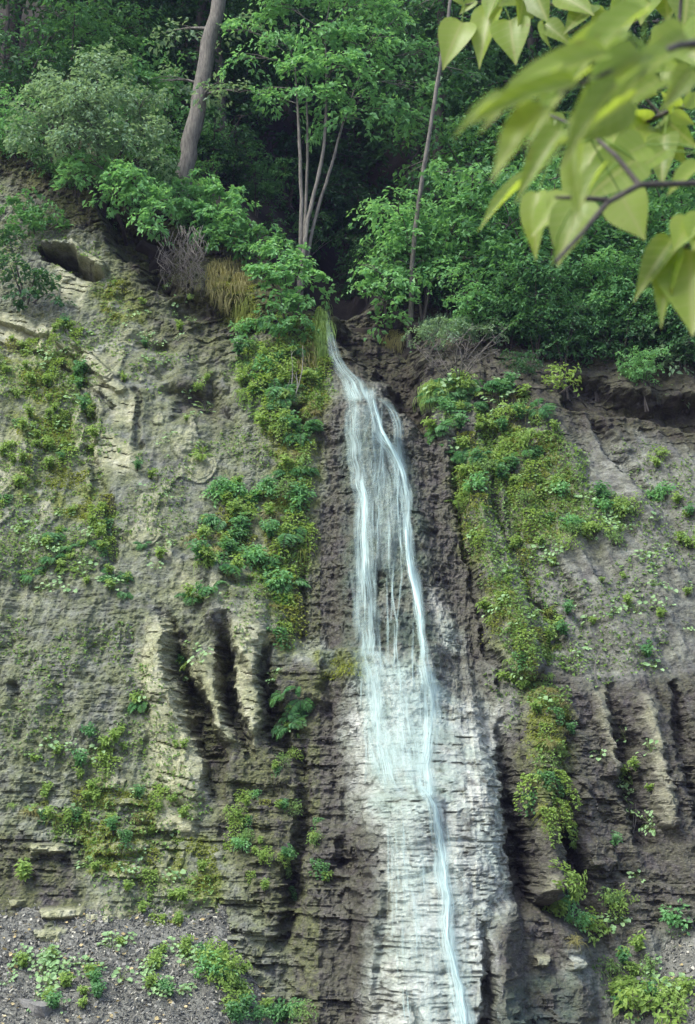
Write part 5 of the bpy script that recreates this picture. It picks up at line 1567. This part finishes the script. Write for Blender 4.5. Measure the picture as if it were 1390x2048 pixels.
def near_leaf(base, tip, width, roll, curl, root):
    """one leaf as a real curved blade from base to tip (points relative to the tree)."""
    d = tip - base; L_ = d.length; d.normalize()
    view = (Vector((0, 0, CAMZ)) - (root_near + base)).normalized()
    s_ = d.cross(view).normalized()
    nrm = s_.cross(d).normalized()
    q_ = Quaternion(d, roll)
    s_ = q_ @ s_; nrm = q_ @ nrm
    vs = []; uv = []
    cols = [-1, -.55, 0, .55, 1]
    for t, hw in LEAF_OUT:
        tc = t
        for c in cols:
            tt = tc if abs(c) > .9 or t > 0 else max(t, 0.0) * .5
            x = c * hw * width
            h = abs(c) * hw * .30 - curl * (tt ** 2) * .5 + .05 * math.sin(tt * 9 + c * 2) * abs(c) * hw
            vs.append(base + d * (tt * L_) + s_ * (x * L_) + nrm * (h * L_))
            uv.append((c * hw, tt))
    nr = len(LEAF_OUT)
    f = [(i * 5 + j, i * 5 + j + 1, i * 5 + 5 + j + 1, i * 5 + 5 + j) for i in range(nr - 1) for j in range(4)]
    me_ = mesh_np("leaf", [tuple(v_) for v_ in vs], f, [LF_NEAR], None, True)
    ul = me_.uv_layers.new(name="UVMap")
    li_ = np.empty(len(me_.loops), np.int32); me_.loops.foreach_get("vertex_index", li_)
    ul.data.foreach_set("uv", np.array(uv)[li_].astype(np.float32).ravel())
    return link("leaf", me_, root)


root_near = Vector((3.7, 1.3, float(ground_z(np.array(3.7), np.array(1.3))) - .1))
nt_root = empty("overhanging_tree", root_near, "nearby branch with large backlit yellow green heart shaped leaves at the upper right", "tree")
P_ = lambda u, v, Y: at(u, v, Y) - root_near
mb = MB()
mb.tube([Vector((0, 0, -.2)), Vector((.05, 0, 1.2)), Vector((-.02, .05, 2.6)), Vector((.05, .1, 4.2)), Vector((.2, .2, 6))], [.10, .085, .07, .05, .02], 10, 0, .1)
link("trunk", mb.mesh("trunk", [BK_DARK], True), nt_root)
trunk_pt = Vector((0, .08, 4.1))
boughs = [
    [(trunk_pt, .035), (P_(1500, 330, 1.95), .010), (P_(1400, 366, 1.72), .0046), (P_(1278, 370, 1.66), .0042), (P_(1215, 405, 1.62), .0038), (P_(1165, 465, 1.58), .0032), (P_(1105, 530, 1.54), .0025)],
    [(P_(1278, 370, 1.66), .0038), (P_(1235, 315, 1.68), .0034), (P_(1180, 265, 1.72), .0028), (P_(1100, 230, 1.9), .0015)],
    [(P_(1215, 400, 1.62), .0035), (P_(1160, 396, 1.6), .003), (P_(1110, 395, 1.6), .0018)],
    [(trunk_pt + Vector((0, 0, .1)), .03), (P_(1500, 210, 2.4), .010), (P_(1390, 210, 2.45), .0055), (P_(1355, 215, 2.45), .005), (P_(1300, 240, 2.5), .0045), (P_(1228, 262, 2.5), .0025)],
    [(P_(1355, 215, 2.45), .004), (P_(1354, 120, 2.5), .0038), (P_(1362, 0, 2.5), .0036), (P_(1380, -120, 2.4), .004)],
    [(P_(1320, 228, 2.5), .003), (P_(1290, 195, 2.5), .0025), (P_(1235, 170, 2.5), .0015)],
    [(trunk_pt + Vector((0, 0, .3)), .03), (P_(1500, -60, 2.9), .010), (P_(1390, -20, 3.0), .006), (P_(1250, 30, 3.1), .005), (P_(1150, 20, 3.15), .0045), (P_(1030, -10, 3.2), .0035), (P_(930, 10, 3.2), .002)],
    [(P_(1250, 30, 3.1), .003), (P_(1200, 38, 3.1), .0028), (P_(1130, 70, 3.1), .0015)],
    [(trunk_pt + Vector((0, 0, -.2)), .02), (P_(1500, 420, 1.9), .006), (P_(1400, 470, 1.85), .003), (P_(1365, 500, 1.85), .002)],
    [(trunk_pt + Vector((0, 0, .1)), .02), (P_(1600, 60, 1.5), .007), (P_(1360, 90, 1.15), .003), (P_(1250, 130, 1.05), .0022), (P_(1110, 190, .97), .0012)],
]
for bgh in boughs:
    mb = MB()
    pts = [p for p, r in bgh]; rad = [r for p, r in bgh]
    tt = np.linspace(0, len(pts) - 1, (len(pts) - 1) * 4 + 1)
    Pm = np.array([tuple(p) for p in pts])
    Pi = np.stack([np.interp(tt, np.arange(len(pts)), Pm[:, c]) for c in range(3)], 1)
    mb.tube(Pi, np.interp(tt, np.arange(len(pts)), rad), 6, 0, .15)
    link("branch", mb.mesh("branch", [BK_DARK], True), nt_root)
# (base u, v) -> (tip u, v), depth at base, depth at tip, width factor, roll, curl
NL = [
    # far twig along the top, small bright leaves
    (925, 45, 882, 125, 3.2, 3.15, .85, .3, .25), (985, 15, 948, 118, 3.2, 3.15, .75, .9, .2), (1020, 40, 1030, 125, 3.15, 3.1, 1.0, .2, .1), (1045, 0, 1042, 55, 3.15, 3.1, 1.0, -.5, .2),
    (950, 0, 915, 30, 3.2, 3.2, .9, .4, .1), (1000, -20, 965, 45, 3.2, 3.15, .8, .7, .2), (1085, 40, 1092, 98, 3.1, 3.1, .6, 1.0, .1), (1090, 48, 1150, 88, 3.1, 3.05, .8, -.3, .2),
    (1070, -20, 1090, 40, 3.15, 3.1, 1.0, .1, .1), (1120, -10, 1185, 25, 3.1, 3.05, .9, -.4, .1), (1185, 10, 1125, 58, 3.1, 3.05, .85, .5, .2), (1210, 20, 1180, 70, 3.1, 3.1, .95, .0, .1),
    (1240, 30, 1215, 95, 3.05, 3.0, .9, .2, .1), (1260, -20, 1225, 30, 3.05, 3.0, .9, .2, .1), (1150, -40, 1145, 15, 3.1, 3.1, 1.0, 0, .1), (1310, -20, 1280, 40, 3.0, 2.9, .9, .3, .1),
    (1040, -30, 1000, 10, 3.2, 3.1, .9, .3, .1), (1330, -30, 1335, 40, 3.0, 2.9, .95, .3, .1), (1375, -10, 1370, 60, 2.9, 2.8, .95, -.2, .1), (905, -20, 930, 15, 3.2, 3.2, .8, .3, .1),
    # middle twig at the right
    (1355, 120, 1378, 200, 2.5, 2.45, 1.0, .1, .1), (1360, 60, 1395, 120, 2.5, 2.4, .9, -.2, .1), (1350, 90, 1300, 150, 2.5, 2.4, .95, .3, .1), (1290, 195, 1300, 130, 2.5, 2.5, .9, .3, .15), (1235, 170, 1310, 195, 2.5, 2.45, 1.0, .1, .1),
    (1355, 218, 1320, 180, 2.45, 2.4, .8, .4, .1), (1372, 215, 1400, 175, 2.4, 2.4, .8, .4, .1), (1300, 240, 1225, 230, 2.5, 2.45, .8, -.3, .1), (1330, 235, 1378, 290, 2.5, 2.4, .8, .5, .2), (1320, 255, 1365, 320, 2.5, 2.45, .85, .3, .2),
    (1330, 270, 1318, 352, 2.45, 2.4, .75, .2, .2), (1290, 245, 1240, 290, 2.5, 2.4, .9, .2, .1), (1228, 262, 1230, 330, 2.5, 2.4, .9, .2, .1), (1100, 230, 1078, 290, 2.4, 2.4, .9, .4, .1), (1110, 225, 1120, 285, 2.4, 2.4, .8, -.5, .1), (1345, 225, 1390, 250, 2.4, 2.4, .9, .3, .1),
    # large leaves close to the lens
    (1165, 405, 1100, 540, 1.72, 1.70, 1.0, .15, .1), (1240, 385, 1300, 500, 1.8, 1.78, 1.1, -.25, .05), (1270, 320, 1160, 400, 1.9, 1.86, 1.0, .2, .1), (1200, 290, 1110, 420, 1.95, 1.9, .8, .4, .2), (1140, 390, 1060, 470, 1.78, 1.76, .8, .5, .1),
    (1068, 352, 925, 455, 1.72, 1.68, .38, 1.0, .25), (1075, 385, 1064, 520, 1.80, 1.78, .6, .6, .2), (1290, 290, 1200, 330, 1.95, 1.9, .9, .3, .1), (1330, 300, 1240, 360, 2.0, 1.95, .6, .5, .1),
    # the nearest ones, far out of focus, hanging down to the left
    (1090, 215, 968, 330, .95, .93, .62, .5, .25), (1130, 130, 950, 225, .95, .93, .40, .9, .2), (1290, 25, 1130, 120, 1.05, 1.0, .42, .8, .15), (1210, 110, 1010, 170, 1.0, .97, .36, .7, .2),
    (1235, 170, 1100, 330, 1.0, .97, .34, .9, .15), (1180, 220, 1105, 480, 1.02, 1.0, .26, 1.0, .15), (1150, 170, 900, 240, .93, .93, .30, 1.0, .2), (1280, 110, 1150, 210, 1.05, 1.0, .45, .7, .15), (1340, 110, 1250, 160, 1.1, 1.05, .5, .6, .1),
    (1240, 60, 1080, 150, 1.1, 1.05, .40, .7, .2), (1180, 140, 1010, 260, 1.05, 1.0, .36, .8, .25), (1320, 160, 1190, 230, 1.15, 1.1, .5, .5, .2), (1260, 200, 1130, 290, 1.1, 1.05, .42, -.7, .2), (1370, 70, 1270, 130, 1.2, 1.15, .6, .4, .1),
    (1120, 260, 1030, 380, 1.3, 1.28, .5, .5, .2), (1210, 330, 1120, 450, 1.4, 1.36, .42, .8, .2), (1010, 190, 890, 260, .95, .95, .34, .9, .2), (1380, 140, 1330, 210, 1.3, 1.28, .6, .3, .2),
    # lower right corner cluster
    (1345, 480, 1268, 580, 1.85, 1.8, .55, .5, .15), (1350, 500, 1305, 645, 1.85, 1.8, .5, .6, .2), (1380, 500, 1385, 670, 1.85, 1.8, .95, .1, .1), (1385, 440, 1340, 510, 1.85, 1.8, .8, .3, .1), (1420, 430, 1382, 500, 1.85, 1.8, .9, .3, .1), (1400, 330, 1330, 390, 1.8, 1.75, .5, .5, .1),
]
allb = np.concatenate([np.linspace(np.array(bgh[i][0]), np.array(bgh[i + 1][0]), 10) for bgh in boughs for i in range(len(bgh) - 1)])
for bu, bv, tu, tv, yb_, yt_, wf, roll, curl in NL:
    b0, t0_ = P_(bu, bv, yb_), P_(tu, tv, yt_)
    wf *= rnd.uniform(.8, 1.02); roll += rnd.uniform(-.35, .35); curl += rnd.uniform(-.05, .3)
    t0_ = b0 + (t0_ - b0) * rnd.uniform(.82, 1.05)
    lf_ = near_leaf(b0, t0_, wf, roll, curl, nt_root)
    petioles = MB()
    j = np.argmin(np.linalg.norm(allb - np.array(b0), axis=1))
    petioles.tube(limb_path(Vector(allb[j]), b0, 4, .08), [.0016, .0013, .0011, .001], 4)
    link("leaf_stalk", petioles.mesh("leaf_stalk", [LF_HERB], True), lf_)

# ------------------------------------------------------------------ haze volume added to lift the blacks to navy
import bmesh
bm = bmesh.new(); bmesh.ops.create_cube(bm, size=1)
me_ = bpy.data.meshes.new("haze"); bm.to_mesh(me_); bm.free()
m_, t_, n_, L_ = new_mat("haze")
pv = N(t_, 'ShaderNodeVolumePrincipled')
pv.inputs['Color'].default_value = (0.50, 0.50, 1.0, 1)
pv.inputs['Density'].default_value = 0.0004
o_ = N(t_, 'ShaderNodeOutputMaterial'); L_.new(pv.outputs[0], o_.inputs['Volume'])
me_.materials.append(m_)
hz_o = tag(link("haze", me_), "thin bluish haze added to lift the darks to navy", "haze", kind="stuff")
hz_o.location = (0, -8, 30); hz_o.scale = (140, 170, 72)
